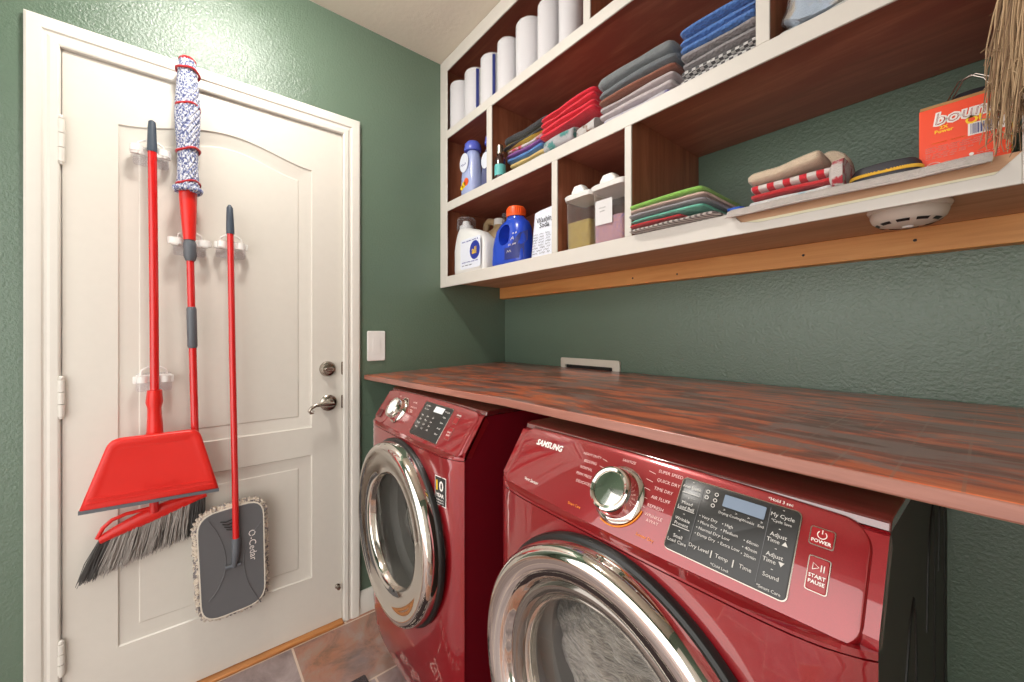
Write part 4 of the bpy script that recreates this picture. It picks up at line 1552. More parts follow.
def jug_mesh(mb, W_, D_, H_, m, neck=0.02, shoulder=0.72, p=4.0):
    secs = [(0.0, 0, 0, W_ * 0.46, D_ * 0.44, p), (0.004, 0, 0, W_ * 0.49, D_ * 0.48, p), (0.015, 0, 0, W_ * 0.5, D_ * 0.5, p), (H_ * shoulder * 0.6, 0, 0, W_ * 0.5, D_ * 0.5, p), (H_ * shoulder, 0, 0, W_ * 0.48, D_ * 0.49, 3.4),
            (H_ * (shoulder + 0.10), -W_ * 0.03, 0, W_ * 0.42, D_ * 0.44, 2.8), (H_ * (shoulder + 0.19), -W_ * 0.07, 0, W_ * 0.28, D_ * 0.33, 2.4), (H_ * (shoulder + 0.24), -W_ * 0.09, 0, neck * 1.15, neck * 1.15, 2.0), (H_, -W_ * 0.09, 0, neck, neck, 2.0)]
    return loft(mb, secs, m)


# blue detergent jug with a grip hole, orange cap
def bool_cut(obj, cutter):
    md = obj.modifiers.new('cut', 'BOOLEAN')
    md.operation = 'DIFFERENCE'
    md.object = cutter
    md.solver = 'EXACT'
    dg = bpy.context.evaluated_depsgraph_get()
    me = bpy.data.meshes.new_from_object(obj.evaluated_get(dg))
    obj.modifiers.clear()
    old = obj.data
    obj.data = me
    bpy.data.meshes.remove(old)
    cm = cutter.data
    bpy.data.objects.remove(cutter)
    bpy.data.meshes.remove(cm)
    me.polygons.foreach_set('use_smooth', [True] * len(me.polygons))
    me.set_sharp_from_angle(angle=radians(40))


M['bluejug'] = plain('blue_jug_plastic', (36, 72, 190), 0.25, Coat_Weight=0.3)
M['orangecap'] = plain('orange_cap', (240, 92, 36), 0.35)
M['milky'] = plain('milky_white_plastic', (226, 226, 224), 0.35)
M['label_w'] = plain('pale_label', (224, 228, 240), 0.4)
M['tan'] = plain('tan_plastic', (186, 160, 122), 0.4)
t = thing('detergent_jug', 'blue laundry detergent jug with orange screw cap on the bottom shelf', 'detergent', (0.478, -0.338, ZC))
mb = MB()
W_, D_ = 0.198, 0.105
loft(mb, [(0.001, 0, 0, W_ * 0.47, D_ * 0.44, 4), (0.006, 0, 0, W_ * 0.495, D_ * 0.48, 4), (0.02, 0, 0, W_ * 0.5, D_ * 0.5, 4), (0.08, 0.0, 0, W_ * 0.49, D_ * 0.5, 3.6), (0.12, 0.003, 0, W_ * 0.46, D_ * 0.49, 3.2), (0.15, 0.008, 0, W_ * 0.425, D_ * 0.46, 3), (0.172, 0.014, 0, W_ * 0.36, D_ * 0.40, 2.6), (0.185, 0.02, 0, W_ * 0.26, D_ * 0.33, 2.3), (0.190, 0.022, 0, 0.044, 0.036, 2), (0.198, 0.022, 0, 0.038, 0.036, 2)], M['bluejug'], 56)
body = mb.build('bottle', t)
cm = MB()
loft(cm, [(-0.03, 0, 0, 0.034, 0.040, 2.4), (0.045, 0.0, 0, 0.038, 0.046, 2.4)], M['bluejug'], 40)
cu = cm.build('cutter')
cu.matrix_world = Matrix.Translation((0.478 + 0.006, -0.338 - 0.045, ZC + 0.122)) @ Matrix.Rotation(pi / 2, 4, 'X').inverted()
bpy.context.view_layer.update()
bool_cut(body, cu)
mb = MB()
mb.lathe([(0.0, 0.0), (0.041, 0.0), (0.041, 0.006), (0.0385, 0.008), (0.0375, 0.034), (0.034, 0.040), (0.0, 0.040)], M['orangecap'], (0.022, 0, 0.1985), n=40)
for k in range(30):
    a = 2 * pi * k / 30
    mb.box((0.022 + 0.0385 * cos(a) - 0.001, 0.0385 * sin(a) - 0.001, 0.208), (0.022 + 0.0385 * cos(a) + 0.001, 0.0385 * sin(a) + 0.001, 0.230), M['orangecap'])
mb.build('cap', t)
mb = MB()
def onjug(x, z, d=0.0015):
    # front surface of the jug
    h = W_ * (0.5 if z < 0.08 else 0.47)
    dd = D_ * 0.495
    return (x, -dd * (max(0.0, 1 - abs(x / h) ** 3.6)) ** (1 / 3.6) - d, z)
pts = [(0.012, 0.02), (0.098, 0.02), (0.098, 0.135), (0.070, 0.135), (0.050, 0.075), (0.012, 0.065)]
rr = []
for k in range(9):
    x = 0.014 + (0.098 - 0.014) * k / 8
    zt = 0.066 + max(0, (x - 0.048)) * 1.35
    rr.append([onjug(x, 0.02 + (zt - 0.02) * j / 6, 0.003) for j in range(7)])
mb.rings(rr, M['navy'], False, False, False)
mb.build('label', t)
mb = MB()
for k_, (xa, xb, z, am) in enumerate(((0.030, 0.086, 0.050, 0.014), (0.040, 0.088, 0.074, 0.008), (0.056, 0.090, 0.098, 0.014), (0.066, 0.092, 0.116, 0.007))):
    mb.squiggle(xa, xb, z, -D_ * 0.5 - 0.004, am, M['print_white'], 0.0012, k_, 2)
mb.build('label_lettering', t, flip=False)

# milky jug with "all" label
t = thing('detergent_jug', 'milky white detergent jug with clear cap and round yellow and blue label', 'detergent', (0.200, -0.338, ZC))
mb = MB()
W2, D2_ = 0.262, 0.10
loft(mb, [(0.001, 0, 0, W2 * 0.47, D2_ * 0.44, 4), (0.008, 0, 0, W2 * 0.495, D2_ * 0.49, 4), (0.03, 0, 0, W2 * 0.5, D2_ * 0.5, 4), (0.12, 0, 0, W2 * 0.5, D2_ * 0.5, 4), (0.15, -0.004, 0, W2 * 0.48, D2_ * 0.49, 3.4), (0.185, -0.022, 0, W2 * 0.40, D2_ * 0.45, 2.8), (0.205, -0.045, 0, W2 * 0.29, D2_ * 0.40, 2.5), (0.218, -0.066, 0, 0.050, 0.034, 2.2), (0.226, -0.072, 0, 0.036, 0.032, 2), (0.240, -0.072, 0, 0.034, 0.032, 2)], M['milky'], 56)
mb.build('bottle', t)
mb = MB()
mb.lathe([(0.045, 0.219), (0.046, 0.225), (0.044, 0.272), (0.040, 0.277), (0.0, 0.277)], M['clear'], (-0.072, 0, 0), n=36, cap=(False, False))
mb.build('clear_cap', t)
mb = MB()
mb.lathe([(0.0, 0.24), (0.022, 0.24), (0.018, 0.262), (0.0, 0.264)], M['white_plastic'], (-0.072, 0, 0), n=24)
mb.build('pour_spout', t)
mb = MB()
lb = rrect(-0.045, 0.118, 0.020, 0.158, 0.012)
mb.rings([[(a, -D2_ * 0.5 - d_, b) for a, b in lb] for d_ in (0.0004, 0.0012)], M['label_w'])
la = mb.build('label', t)
mb = MB()
c0 = (0.074, 0.098)
yy = -D2_ * 0.5 - 0.0016
circ = lambda r_: [(c0[0] + r_ * cos(2 * pi * k / 40), yy, c0[1] + r_ * 1.05 * sin(2 * pi * k / 40)) for k in range(40)]
mb.add(circ(0.040), [tuple(range(40))], M['print_blue'])
mb.x = Matrix.Translation((0, -0.0003, 0))
mb.text('all', 0.044, M['print_yellow'], (c0[0] - 0.002, yy - 0.0012, c0[1] - 0.003), (1, 0, 0), (0, 0, 1), bold=0.0005)
mb.squiggle(-0.03, 0.10, 0.145, yy, 0.006, M['print_blue'], 0.0008, 1, 3)
mb.squiggle(-0.03, 0.10, 0.05, yy, 0.005, M['print_blue'], 0.0007, 2, 4)
mb.squiggle(-0.03, 0.05, 0.036, yy, 0.005, M['print_dark'], 0.0007, 3, 3)
mb.build('label_lettering', la, flip=False)

# tan-handled jug and clear-capped bottle behind
t = thing('detergent_jug', 'tan plastic jug with an arched handle standing behind the milky white jug', 'detergent', (0.200, -0.225, ZC))
mb = MB()
loft(mb, [(0.001, 0, 0, 0.06, 0.040, 4), (0.02, 0, 0, 0.065, 0.044, 4), (0.17, 0, 0, 0.065, 0.044, 4), (0.205, 0.01, 0, 0.055, 0.04, 3), (0.225, 0.04, 0, 0.035, 0.03, 2.2), (0.24, 0.045, 0, 0.025, 0.025, 2)], M['tan'], 40)
mb.build('bottle', t)
mb = MB()
mb.tube([(-0.055, 0, 0.17), (-0.070, 0, 0.225), (-0.062, 0, 0.264), (-0.038, 0, 0.276), (0.0, 0, 0.266), (0.03, 0, 0.232)], [0.016, 0.017, 0.0175, 0.0175, 0.016, 0.015], M['tan'], 14)
mb.build('handle', t)
mb = MB()
mb.lathe([(0, 0.2405), (0.03, 0.2405), (0.029, 0.268), (0, 0.27)], M['white_plastic'], (0.045, 0, 0), n=24)
mb.build('cap', t)
t = thing('detergent_bottle', 'white bottle with clear cap half hidden behind the blue jug', 'detergent', (0.335, -0.235, ZC))
mb = MB()
loft(mb, [(0.001, 0, 0, 0.045, 0.03, 3), (0.015, 0, 0, 0.05, 0.036, 3), (0.15, 0, 0, 0.05, 0.036, 3), (0.19, 0, 0, 0.04, 0.03, 2.5), (0.215, 0, 0, 0.022, 0.022, 2), (0.228, 0, 0, 0.02, 0.02, 2)], M['milky'], 36)
mb.build('bottle', t)
mb = MB()
mb.lathe([(0.036, 0.205), (0.037, 0.21), (0.036, 0.268), (0.032, 0.272), (0.0, 0.272)], M['clear'], n=32, cap=(False, False))
mb.build('clear_cap', t)
mb = MB()
mb.lathe([(0.0, 0.2285), (0.02, 0.2285), (0.016, 0.25), (0.0, 0.252)], M['white_plastic'], n=20)
mb.build('pour_spout', t)

# printed white pouch
t = thing('soda_pouch', 'white pouch with black handwriting beside the blue jug', 'bag', (0.672, -0.33, ZC))
mb = MB()
rr = []
for k in range(13):
    f = k / 12
    z = 0.001 + 0.196 * f
    hx = 0.070 - 0.004 * f
    hy = 0.034 * (1 - f) ** 0.6 + 0.002
    ring = []
    for j in range(36):
        a = 2 * pi * j / 36
        w_ = 1 + 0.10 * mnoise.noise(Vector((cos(a) * 2, sin(a) * 2, z * 24)))
        ring.append((hx * math.copysign(abs(cos(a)) ** 0.55, cos(a)), hy * w_ * math.copysign(abs(sin(a)) ** 0.8, sin(a)), z + (0.006 * cos(a) if k == 12 else 0)))
    rr.append(ring)
mb.rings(rr, M['label_w'])
mb.build('pouch', t, ang=60)
mb = MB()
for z, s_, tx in ((0.150, 0.026, 'Washing'), (0.128, 0.026, 'Soda')):
    yv = -0.034 * (1 - z / 0.197) ** 0.6 * 1.13 - 0.005
    mb.text(tx, s_, M['print_dark'], (0.008, yv, z), (1, 0, 0), (0, -0.16, 1), shear=0.25, bold=0.0003)
rnd = random.Random(2)
for r_ in range(8):
    z = 0.022 + r_ * 0.0105
    yv = -0.034 * (1 - z / 0.197) ** 0.6 * 1.10 - 0.0015
    mb.squiggle(-0.050 + 0.008 * rnd.random(), 0.045 + 0.01 * rnd.random(), z, yv - 0.003, 0.008, M['print_dark'], 0.0006, r_, 3)
mb.build('lettering', t, flip=False)

# fabric softener bottles
M['lav'] = plain('lavender_bottle', (168, 180, 222), 0.25, Coat_Weight=0.4)
M['lavclear'] = mk_clear('violet_clear_bottle', (150, 156, 204), 0.35, 0.1)
M['lavcap'] = plain('violet_blue_cap', (92, 104, 200), 0.25)
for i, (x, y, lab, mt) in enumerate(((0.170, -0.335, 'lavender blue fabric softener bottle with oval label in the narrow left bay', M['lav']), (0.288, -0.30, 'second lavender softener bottle, half hidden behind the bay divider', M['lavclear']))):
    t = thing('softener_bottle', lab, 'softener', (x, y, ZB))
    mb = MB()
    loft(mb, [(0.001, 0, 0, 0.05, 0.034, 3), (0.012, 0, 0, 0.056, 0.04, 3), (0.10, 0, 0, 0.054, 0.04, 3), (0.15, 0, 0, 0.050, 0.038, 2.6), (0.19, 0.004, 0, 0.046, 0.036, 2.4), (0.215, 0.008, 0, 0.034, 0.030, 2.2), (0.225, 0.010, 0, 0.026, 0.026, 2)], mt, 44)
    mb.build('bottle', t)
    mb = MB()
    mb.lathe([(0.0, 0.2255), (0.040, 0.2255), (0.042, 0.232), (0.038, 0.258), (0.028, 0.270), (0.0, 0.274)], M['lavcap'], (0.008, 0, 0), n=36)
    mb.build('cap', t)
    if i == 0:
        mb = MB()
        ov = [(-0.004 + 0.036 * cos(2 * pi * k / 36), 0.168 + 0.044 * sin(2 * pi * k / 36)) for k in range(36)]
        mb.rings([[(a, -0.0415 - d_, b) for a, b in ov] for d_ in (0, 0.001)], M['label_w'])
        la = mb.build('oval_label', t)
        mb = MB()
        mb.squiggle(-0.030, 0.022, 0.160, -0.0428, 0.012, M['navy'], 0.0010, 5, 1)
        mb.build('label_lettering', la, flip=False)
        mb = MB()
        for cx_, cz_, r_, mt_ in ((0.012, 0.075, 0.018, M['orangecap']), (-0.008, 0.066, 0.015, M['print_yellow']), (-0.024, 0.056, 0.011, M['lime'] if 'lime' in M else M['print_yellow'])):
            mb.rings([[(cx_ + r_ * cos(2 * pi * k / 24), -0.0402 - d_, cz_ + r_ * sin(2 * pi * k / 24)) for k in range(24)] for d_ in (0, 0.0012)], mt_)
        mb.build('flower_print', t)
    else:
        mb = MB()
        ov = [(-0.002 + 0.03 * cos(2 * pi * k / 36), 0.15 + 0.036 * sin(2 * pi * k / 36)) for k in range(36)]
        mb.rings([[(a, -0.0405 - d_, b) for a, b in ov] for d_ in (0, 0.001)], M['label_w'])
        mb.build('oval_label', t)

# small dropper bottle
M['amber'] = plain('dark_brown_glass', (52, 26, 22), 0.12, Coat_Weight=0.6)
M['teal'] = plain('teal_label', (92, 178, 176), 0.5)
t = thing('dropper_bottle', 'small dark brown bottle with teal label and silver cap beside the folded cloths', 'bottle', (0.452, -0.384, ZB))
MB().lathe([(0, 0.0005), (0.021, 0.0005), (0.0225, 0.004), (0.0225, 0.078), (0.018, 0.092), (0.0125, 0.098), (0.0125, 0.104), (0, 0.104)], M['amber'], n=28).build('glass_bottle', t)
MB().lathe([(0, 0.1042), (0.014, 0.1042), (0.014, 0.138), (0.011, 0.142), (0, 0.142)], M['chrome_soft'], n=24).build('cap', t)
MB().lathe([(0.0229, 0.014), (0.0231, 0.014), (0.0231, 0.058), (0.0229, 0.058)], M['teal'], n=28, cap=(False, False)).build('label', t)

# tubs with lids
M['kernels'] = cloth('yellow_contents', (176, 158, 84), (150, 128, 66), 'blotch', 90)
M['beads'] = cloth('pink_beads', (196, 150, 158), (150, 130, 176), 'blotch', 160)


def tub(x0, x1, y0, z1, fill, m, lab, label=False):
    w = x1 - x0
    xc = (x0 + x1) / 2
    t = thing('storage_tub', lab, 'container', (xc, y0 + w / 2, ZC))
    mb = MB()
    h = z1 - ZC - 0.03
    outer_ = [(z, s_) for z, s_ in ((0.001, 0.44), (0.006, 0.455), (h, 0.475))]
    mb.rings([superring(z, 0, 0, w * s_, w * s_ * 0.9, 7, 48) for z, s_ in outer_] + [superring(z, 0, 0, w * s_ - 0.002, w * s_ * 0.9 - 0.002, 7, 48) for z, s_ in ((h, 0.475), (0.008, 0.455))], M['cleartub'])
    mb.build('tub_body', t)
    mb = MB()
    rs = [superring(z, 0, 0, w * s_, w * s_ * 0.9, 7, 48) for z, s_ in ((0.0085, 0.435), (0.02, 0.437), (fill, 0.443))]
    mb.rings(rs, m)
    o = mb.build('contents', t)
    o['kind'] = 'stuff'
    mb = MB()
    loft(mb, [(h + 0.0005, 0, 0, w * 0.50, w * 0.46, 7), (h + 0.013, 0, 0, w * 0.525, w * 0.485, 7), (h + 0.017, 0, 0, w * 0.50, w * 0.46, 6), (h + 0.019, 0, 0, w * 0.40, w * 0.36, 5)], M['white_plastic'], 48)
    mb.build('lid', t)
    mb = MB()
    loft(mb, [(h + 0.0195, -w * 0.05, -w * 0.2, w * 0.26, w * 0.18, 5), (h + 0.030, -w * 0.05, -w * 0.2, w * 0.25, w * 0.17, 5), (h + 0.046, -w * 0.07, -w * 0.2, w * 0.16, w * 0.14, 4), (h + 0.048, -w * 0.07, -w * 0.2, w * 0.13, w * 0.11, 4)], M['white_plastic'], 32)
    mb.build('flip_top', t)
    if label:
        mb = MB()
        lb = rrect(-w * 0.34, w * 0.16, h * 0.36, h * 0.80, 0.003)
        mb.rings([[(a, -w * 0.43 - d_, b) for a, b in lb] for d_ in (0.0005, 0.0012)], M['paper'])
        la = mb.build('paper_label', t)
        mb = MB()
        mb.squiggle(-w * 0.22, w * 0.03, h * 0.66, -w * 0.43 - 0.0016, 0.004, M['print_dark'], 0.0005, 7, 1)
        mb.squiggle(-w * 0.20, w * 0.0, h * 0.60, -w * 0.43 - 0.0016, 0.004, M['print_dark'], 0.0005, 8, 1)
        mb.build('label_lettering', la, flip=False)


tub(0.803, 0.917, -0.385, 1.690, 0.098, M['kernels'], 'clear tub half full of yellow contents with a white flip-top lid')
tub(0.921, 1.048, -0.390, 1.690, 0.085, M['beads'], 'clear tub of pink beads with a paper label on its front', True)
M['greylid'] = plain('grey_lid', (150, 142, 150), 0.4)
for i, (x, lab) in enumerate(((0.865, 'round grey-lidded jar behind the tub of yellow contents'), (0.985, 'round grey-lidded jar behind the tub of pink beads'))):
    t = thing('jar', lab, 'jar', (x, -0.19, ZC))
    MB().lathe([(0, 0.001), (0.052, 0.001), (0.055, 0.006), (0.055, 0.19), (0.05, 0.205), (0, 0.206)], M['cleartub'], n=36).build('jar_body', t)
    MB().lathe([(0, 0.2065), (0.056, 0.2065), (0.057, 0.212), (0.055, 0.236), (0.048, 0.243), (0, 0.245)], M['greylid'], n=36).build('jar_lid', t)


# ---- folded cloths
def cloth_slab(name, label, m, x0, x1, y0, y1, z, th, group, amp=0.004, seed=0, tilt=0.0, cat='cloth', fold=True, droop=0.0, dy=-0.402):
    """one folded cloth: a soft slab whose front edge is a rounded fold; z is a function of x or a number"""
    zf = z if callable(z) else (lambda x: z)
    mb = MB()
    nx_, npf = 30, 36
    rs = []
    cyy = (y0 + y1) / 2
    hy = (y1 - y0) / 2
    for i in range(nx_ + 1):
        f = i / nx_
        x = x0 + (x1 - x0) * f
        e = min(f, 1 - f)
        rnd_ = min(1.0, (e / 0.05)) ** 0.5 if e < 0.05 else 1.0
        hh = th / 2 * (0.62 + 0.38 * rnd_)
        ring = []
        zc = zf(x) + th / 2
        yo = amp * 1.6 * mnoise.noise(Vector((x * 7, seed * 3.1, 0)))
        for j in range(npf):
            a = 2 * pi * j / npf
            ca, sa = cos(a), sin(a)
            y = cyy + (hy - (1 - rnd_) * 0.006) * math.copysign(abs(ca) ** 0.35, ca)
            zz = hh * math.copysign(abs(sa) ** 0.75, sa)
            n_ = amp * mnoise.noise(Vector((x * 16, y * 12, seed * 5.7)))
            n_ = min(0.0, n_ * 0.8 - 0.0006) if sa > -0.2 else 0.0
            lip = -0.0016 * math.exp(-(zz / (th * 0.12)) ** 2) if fold and ca < 0 else 0
            if droop:
                q_ = min(1.0, max(0.0, (dy - y) / 0.02))
                zz -= droop * q_ * q_ * (3 - 2 * q_)
            ring.append((x + (0.004 * sin(x * 40 + seed) if i in (0, nx_) else 0), y + yo - (lip if ca < 0 else 0), zc + zz + max(-0.3 * th, n_)))
        rs.append(ring)
    mb.rings(rs, m)
    o = mb.build(name, ang=70)
    return tag(o, label, cat, group)


def stack(x0, x1, y0, y1, zbase, items, group, wav=None, top_slope=0.0, name='folded_towel', cat='towel', seed=1):
    """items listed bottom to top: (material, thickness, label, dx0, dx1)"""
    z = zbase
    for i, it in enumerate(items):
        m, th, lab = it[:3]
        a, b = (it[3], it[4]) if len(it) > 3 else (0, 0)
        w0 = z
        k = i / max(1, len(items))
        fz = (lambda x, w0=w0, k=k: w0 + (wav(x) * k if wav else 0))
        nm = it[5] if len(it) > 5 else name
        cloth_slab(nm, lab, m, x0 + a, x1 + b, y0 + 0.004 * ((i * 7) % 3), y1, fz, th, group, seed=seed + i, cat=cat)
        z += th * 1.02 + 0.0008


c_ = cloth
M['c_black'] = c_('charcoal_cloth', (44, 46, 50))
M['c_blackyel'] = c_('black_cloth_yellow_edge', (38, 38, 40), (200, 170, 60), 'zstripe', 16)
M['c_whitered'] = c_('white_cloth_red_stripe', (206, 200, 204), (190, 40, 60), 'blotch', 14)
M['c_purple'] = c_('purple_cloth', (130, 72, 150))
M['c_skyblue'] = c_('blue_cloth', (76, 126, 190))
M['c_yellow'] = c_('pale_yellow_cloth', (216, 190, 120))
M['c_paleg'] = c_('pale_grey_cloth', (178, 180, 176))
M['c_paleg2'] = c_('grey_green_cloth', (160, 166, 158))
M['c_gold'] = c_('golden_cloth', (206, 164, 78))
M['c_red'] = c_('bright_red_cloth', (226, 34, 58))
M['c_print'] = c_('printed_grey_fabric', (170, 168, 172), (60, 130, 126), 'blotch', 22)
M['c_print2'] = c_('printed_white_fabric', (196, 192, 190), (128, 88, 66), 'blotch', 26)
M['c_dgrey'] = c_('dark_grey_towelling', (122, 127, 130))
M['c_dgrey2'] = c_('slate_grey_towelling', (106, 112, 117))
M['c_brown'] = c_('brown_towelling', (146, 92, 74))
M['c_lav'] = c_('lilac_grey_towelling', (186, 174, 176))
M['c_lav2'] = c_('pale_lilac_towelling', (200, 190, 192))
M['c_bluewhite'] = c_('white_cloth_blue_pattern', (196, 192, 200), (110, 104, 172), 'blotch', 16)
M['c_waffle'] = c_('blue_waffle', (76, 118, 184), None, 'waffle')
M['c_gwaffle'] = c_('grey_waffle', (140, 136, 138), None, 'waffle')
M['c_check'] = c_('black_white_check', (206, 204, 202), (76, 74, 76), 'check', 110)
M['c_green'] = c_('lime_green_cloth', (136, 190, 84))
M['c_beige'] = c_('pink_beige_cloth', (206, 178, 164))
M['c_grey'] = c_('mid_grey_cloth', (152, 150, 156))
M['c_aqua'] = c_('aqua_cloth', (108, 190, 166))
M['c_redd'] = c_('red_cloth', (196, 40, 46))
M['c_braid'] = c_('braided_mat_cloth', (188, 180, 174), (96, 84, 82), 'stripe', 26, (0, 0, 0.5))
M['c_liner'] = c_('grey_towel_liner', (196, 186, 180))
M['c_cream'] = c_('cream_print_cloth', (208, 188, 164))
M['c_rcheck'] = c_('red_white_check', (222, 212, 206), (206, 40, 52), 'stripe', 10.5)
M['c_whitecl'] = c_('white_blue_cloth', (214, 208, 208), (120, 170, 190), 'blotch', 12)

G1 = 'folded cloths in the wide middle bay'
stack(0.450, 0.684, -0.352, -0.14, ZB + 0.0005, [
    (M['c_paleg2'], 0.024, 'grey-green folded cloth, bottom of the mixed stack by the small bottle', -0.01, 0.03),
    (M['c_paleg'], 0.022, 'pale grey folded cloth second from the bottom of the mixed stack', 0.01, 0.0),
    (M['c_yellow'], 0.020, 'pale yellow folded cloth in the middle of the mixed stack', 0.012, 0.0),
    (M['c_skyblue'], 0.022, 'blue folded cloth above the pale yellow one', 0.004, -0.02),
    (M['c_purple'], 0.017, 'purple folded cloth above the blue one', -0.006, 0.0),
    (M['c_whitered'], 0.018, 'white folded cloth with a red stripe below the black ones', 0.0, 0.0),
    (M['c_blackyel'], 0.022, 'black folded cloth with a thin yellow edge stripe', -0.02, 0.0),
    (M['c_black'], 0.040, 'thick charcoal folded cloth on top of the mixed stack', -0.022, 0.0)], G1, lambda x: 0.004 * sin(x * 30), name='folded_cloth', cat='cloth')
cloth_slab('folded_cloth', 'golden crumpled cloth tucked at the right end of the mixed stack', M['c_gold'], 0.688, 0.708, -0.36, -0.2, ZB + 0.036, 0.034, G1, amp=0.012, seed=40)
cloth_slab('rolled_fabric', 'grey printed fabric bundle with teal and white marks under the red napkins', M['c_print'], 0.712, 0.858, -0.392, -0.12, lambda x: ZB + 0.0005, 0.066, G1, amp=0.012, seed=21, cat='fabric')
cloth_slab('rolled_fabric', 'white fabric bundle with brown marks left of the grey towels', M['c_print2'], 0.860, 0.946, -0.392, -0.12, lambda x: ZB + 0.0005, 0.060, G1, amp=0.012, seed=23, cat='fabric')
zr = ZB + 0.0755
for i, lb in enumerate(('lowest bright red folded napkin on the printed bundles', 'bright red folded napkin, second from the bottom', 'bright red folded napkin, third from the bottom', 'topmost bright red folded napkin')):
    cloth_slab('folded_napkin', lb, M['c_red'], 0.690 + 0.004 * i, 0.944 - 0.003 * i, -0.392 + 0.003 * (i % 2), -0.13, lambda x, i=i: zr + i * 0.0200 + (x - 0.83) * 0.05, 0.018, 'red napkins in the wide middle bay', amp=0.008, seed=30 + i, cat='napkin')
stack(0.956, 1.204, -0.396, -0.08, ZB + 0.0005, [
    (M['c_bluewhite'], 0.024, 'white folded cloth with blue pattern, bottom of the grey towel stack', 0.02, -0.01),
    (M['c_lav2'], 0.022, 'pale lilac folded towel, second from the bottom of the grey stack', 0.0, 0.0),
    (M['c_lav'], 0.022, 'lilac-grey folded towel under the brown one', 0.002, 0.0),
    (M['c_brown'], 0.017, 'brown folded towel in the grey stack', 0.006, 0.0),
    (M['c_dgrey2'], 0.030, 'slate grey folded towel second from the top of the grey stack', 0.006, 0.0),
    (M['c_dgrey'], 0.044, 'thick dark grey folded towel on top of the grey stack', 0.0, -0.012)], 'grey towels in the wide middle bay', lambda x: 0.006 * sin((x - 0.95) * 12), seed=50)
stack(1.224, 1.402, -0.398, -0.10, ZB + 0.0005, [
    (M['c_check'], 0.022, 'black and white checked washcloth at the bottom of the washcloth stack', 0, 0),
    (M['c_check'], 0.022, 'black and white checked washcloth just under the grey waffle ones', 0, 0),
    (M['c_gwaffle'], 0.020, 'lower grey waffle washcloth resting on the checked ones', 0, 0),
    (M['c_gwaffle'], 0.020, 'upper grey waffle washcloth just under the blue ones', 0, 0),
    (M['c_waffle'], 0.020, 'lowest blue waffle washcloth, resting on the grey ones', 0, 0),
    (M['c_waffle'], 0.020, 'middle blue waffle washcloth of the three', 0, 0),
    (M['c_waffle'], 0.020, 'topmost blue waffle washcloth under the top shelf', 0.002, 0)], 'washcloths at the right end of the middle bay', name='folded_washcloth', cat='washcloth', seed=70)

# things in the right middle bay: wrapped linen in a clear bag, knitted piece, blue box
t = thing('bagged_linen', 'pale blue and beige linen folded inside a clear plastic bag at the shelf edge', 'bag', (1.572, -0.350, ZB))
mb = MB()
rr = []
for i in range(25):
    f = i / 24
    x = -0.115 + 0.25 * f
    ring = []
    for j in range(28):
        a = 2 * pi * j / 28
        hy, hz_ = 0.044, 0.060 + 0.02 * sin(pi * min(1, f * 1.3))
        k = 0.55 + 0.45 * min(1, min(f, 1 - f) / 0.12)
        n_ = 0.012 * mnoise.noise(Vector((x * 40, cos(a) * 3.2, sin(a) * 3.2)))
        ring.append((x + 0.012 * sin(a) * (1 - f), (hy * k + n_) * math.copysign(abs(cos(a)) ** 0.6, cos(a)), max(0.022, 0.080 + (hz_ * k + n_) * math.copysign(abs(sin(a)) ** 0.6, sin(a)))))
    rr.append(ring)
M['linen'] = cloth('pale_blue_linen', (176, 192, 206), (186, 174, 152), 'blotch', 14)
mb.rings(rr, M['linen'])
mb.build('linen', t, ang=60)
mb = MB()
mb.rings([[(p[0] * 1.03 - 0.001, p[1] * 1.04, max(0.0205, 0.080 + (p[2] - 0.080) * 1.05 + 0.002 * mnoise.noise(Vector(p) * 60))) for p in r_] for r_ in rr], M['film'])
mb.build('clear_bag', t, ang=50)
cloth_slab('folded_cloth', 'pale folded cloth lying under the bagged linen', M['c_paleg'], 1.442, 1.64, -0.398, -0.30, ZB + 0.0005, 0.020, G1, amp=0.01, seed=91)
M['knit'] = cloth('beige_knit', (176, 150, 116), None, 'waffle')
cloth_slab('knitted_cloth', 'beige knitted cloth bundled behind the bagged linen', M['knit'], 1.436, 1.53, -0.288, -0.15, lambda x: ZB + 0.0005, 0.165, G1, amp=0.02, seed=95)
M['skyblue'] = plain('sky_blue_card', (62, 140, 220), 0.4)
t = thing('blue_box', 'small bright blue box right of the bagged linen', 'box', (1.715, -0.34, ZB))
MB().box((-0.02, -0.05, 0.0008), (0.04, 0.05, 0.09), M['skyblue']).build('carton', t, bevel=0.002)
mb = MB()
mb.box((-0.0195, -0.0512, 0.02), (0.0395, -0.0502, 0.045), M['label_w'])
mb.build('label', t)

# green stack, right bottom bay
G2 = 'folded cloths at the left of the long bottom bay'
stack(1.096, 1.296, -0.436, -0.16, ZC + 0.0005, [
    (M['c_braid'], 0.014, 'braided grey and white mat at the bottom of the green stack', -0.002, 0.035, 'folded_mat'),
    (M['c_redd'], 0.011, 'thin red cloth just above the braided mat', 0.002, -0.05),
    (M['c_aqua'], 0.012, 'aqua folded cloth above the thin red one', 0.006, 0.0),
    (M['c_grey'], 0.012, 'grey folded cloth above the aqua one', 0.0, 0.004),
    (M['c_beige'], 0.012, 'pink-beige folded cloth just under the green one', 0.0, 0.006),
    (M['c_green'], 0.017, 'lime green folded cloth on top of its stack', -0.008, 0.0)], G2, lambda x: 0.004 * sin((x - 1.1) * 14), name='folded_cloth', cat='cloth', seed=110)

